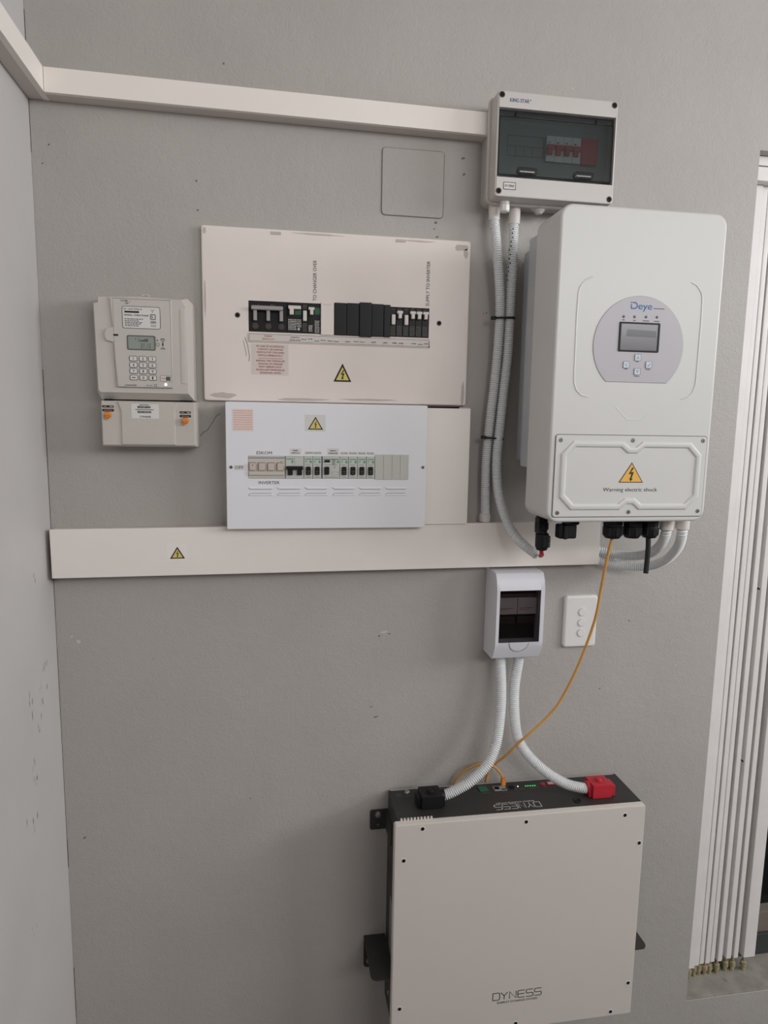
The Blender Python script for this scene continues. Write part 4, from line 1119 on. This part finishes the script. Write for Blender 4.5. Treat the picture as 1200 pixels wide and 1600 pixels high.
b = nb(); lathe_z(b, 300, 28, [(7, ZT), (7, ZT + 1.5), (5, ZT + 5), (3, ZT + 6)], 12); part('earth_stud', b, 'steel', t)
b = nb()
for r0 in (6.2,):
    n = 20
    for k in range(n):
        a, c_ = 2 * math.pi * k / n, 2 * math.pi * (k + 1) / n
        face(b, [b.verts.new(top_pt(278 + q * math.cos(w_), 36 + q * math.sin(w_))) for q, w_ in ((6.2, a), (6.2, c_), (5.3, c_), (5.3, a))])
box(b, 277.5, 278.5, ZT, ZT + .25, 32, 37); box(b, 275, 281, ZT, ZT + .25, 37, 38); box(b, 292, 308, ZT, ZT + .25, 40, 41.4); box(b, 294, 306, ZT, ZT + .25, 43.5, 45)
part('earth_symbol', b, 'ink_s', t, 0)
b = nb(); lathe_z(b, 681, 114, [(9, ZT), (9, ZT + 1.6), (6.5, ZT + 1.6), (6, ZT + .8)], 18); part('vent_plug', b, 'black', t)
# left side: holes and spec label
b = nb(); box(b, 257.5, 258, -1224, -1090, 60, 128); part('spec_label', b, 'stk_grey', t, 0)
for z, d in ((-936, 22), (-946, 62), (-1344, 62)):
    b = nb(); lathe_d(b, 0, 0, [(4, 0), (3.6, 1.5)], 12)
    for v in b.verts:
        lx, ly, lz = v.co.x, v.co.y, v.co.z - EYE
        v.co = V(257.6 + ly * 1000 * .8, z + lz * 1000 * 1.6, d + lx * 1000)
    part('side_bolt', b, 'steel', t)
b = nb(); box(b, 829.2, 832, -1220, -1080, 60, 128); part('side_plate', b, 'charcoal', t, 0)
# upper fixing ear
b = nb(); prism(b, rr(217, 262, -960, -911, 5), .3, 4.5, .8, 2); box(b, 255, 258, -960, -911, .3, 70); e = part('fixing_ear', b, 'brkgrey', t)
b = nb(); lathe_d(b, 236, -922, [(8, 4.5), (8, 6), (5.6, 6.2)], 18); lathe_d(b, 236, -922, [(5.6, 6), (5.6, 11), (4.4, 12)], 6); part('wall_bolt', b, 'steel', e)
b = nb(); prism(b, rr(233, 239, -951, -946, 2, 3), 4.5, 4.8); part('slot_hole', b, 'steel', e)
b = nb(); prism(b, rr(826, 868, -960, -911, 5), .3, 4.5, .8, 2); box(b, 829.5, 832, -960, -911, .3, 70); part('fixing_ear', b, 'brkgrey', t)

# lower shelf brackets
for side, lab in ((-1, 'dark steel angle bracket holding the battery at its left side'), (1, 'dark steel angle bracket peeking out at the right side of the battery')):
    xa, xb_ = (206, 257.4) if side < 0 else (832.5, 874)
    t2 = thing('angle_bracket', lab, 'bracket', (xa + xb_) / 2, -1322, 0, 0, 'battery angle brackets')
    b = nb()
    r_ = 14
    xo, xi = (xa, xb_) if side < 0 else (xb_, xa)
    s_ = 1 if side < 0 else -1
    pl = [(xo, .3), (xi, .3), (xi, 134)] + [(xo + s_ * (r_ - r_ * math.sin(math.radians(a))), 134 - r_ + r_ * math.cos(math.radians(a))) for a in (0, 18, 36, 54, 72, 90)]
    loft(b, [[V(x, -1241, d) for x, d in pl], [V(x, -1238, d) for x, d in pl]])
    part('shelf_plate', b, 'brkgrey', t2, 30)
    b = nb(); prism(b, rr(xa, xb_, -1322, -1241, 10), .3, 4, .6, 2); part('wall_flange', b, 'brkgrey', t2)
    b = nb(); lathe_d(b, xo + s_ * 12, -1304, [(6, 4), (6, 8), (4.5, 9)], 6); part('wall_bolt', b, 'steel', t2)

# plug covers on the battery top
def plug(name, label, x0, x1, d0, d1, h, m, fl, face_side):
    t2 = thing(name, label, 'connector', (x0 + x1) / 2, ZT, (d0 + d1) / 2, 0)
    b = nb()
    lathe_z(b, (x0 + x1) / 2, (d0 + d1) / 2, [(8, ZT - 0), (8, ZT + 1)], 12)
    box(b, x0, x1, ZT + .2, ZT + h, d0, d1, 2.2); part('housing', b, m, t2)
    b = nb(); box(b, x0 - fl[0], x1 + fl[1], ZT + .2, ZT + h - 7, d0 + 7, d1 - 7, 2); part('side_flange', b, m, t2)
    cx_, cd = (x0 + x1) / 2, (d0 + d1) / 2
    b = nb()
    n = 24
    loft(b, [[V(cx_ + q * math.cos(2 * math.pi * k / n), ZT + h + zz, cd + q * math.sin(2 * math.pi * k / n)) for k in range(n)] for q, zz in ((15, -.5), (15, .8), (12.6, .8), (12.2, -.3))], True, True)
    part('cap_ring', b, m, t2)
    b = nb(); lathe_z(b, cx_, cd, [(8.5, ZT + h - 1), (8.2, ZT + h + 2), (6, ZT + h + 4.2), (2, ZT + h + 5)], 18); part('cap', b, m, t2)
    b = nb(); xs_ = x1 if face_side > 0 else x0
    # sleeve the conduit goes into
    n = 18
    loft(b, [[V(xs_ + face_side * q, ZT + 17 + r_ * math.sin(2 * math.pi * k / n), cd + r_ * math.cos(2 * math.pi * k / n)) for k in range(n)] for q, r_ in ((-4, 15), (6, 15), (8, 13.5))])
    part('conduit_sleeve', b, m, t2)
plug('power_plug', 'black angled power plug on the battery top', 318, 366, 57, 103, 31, 'black', (8, 8), 1)
plug('power_plug', 'red angled power plug on the battery top', 720, 767, 68, 113, 33, 'redm', (6, 12), -1)
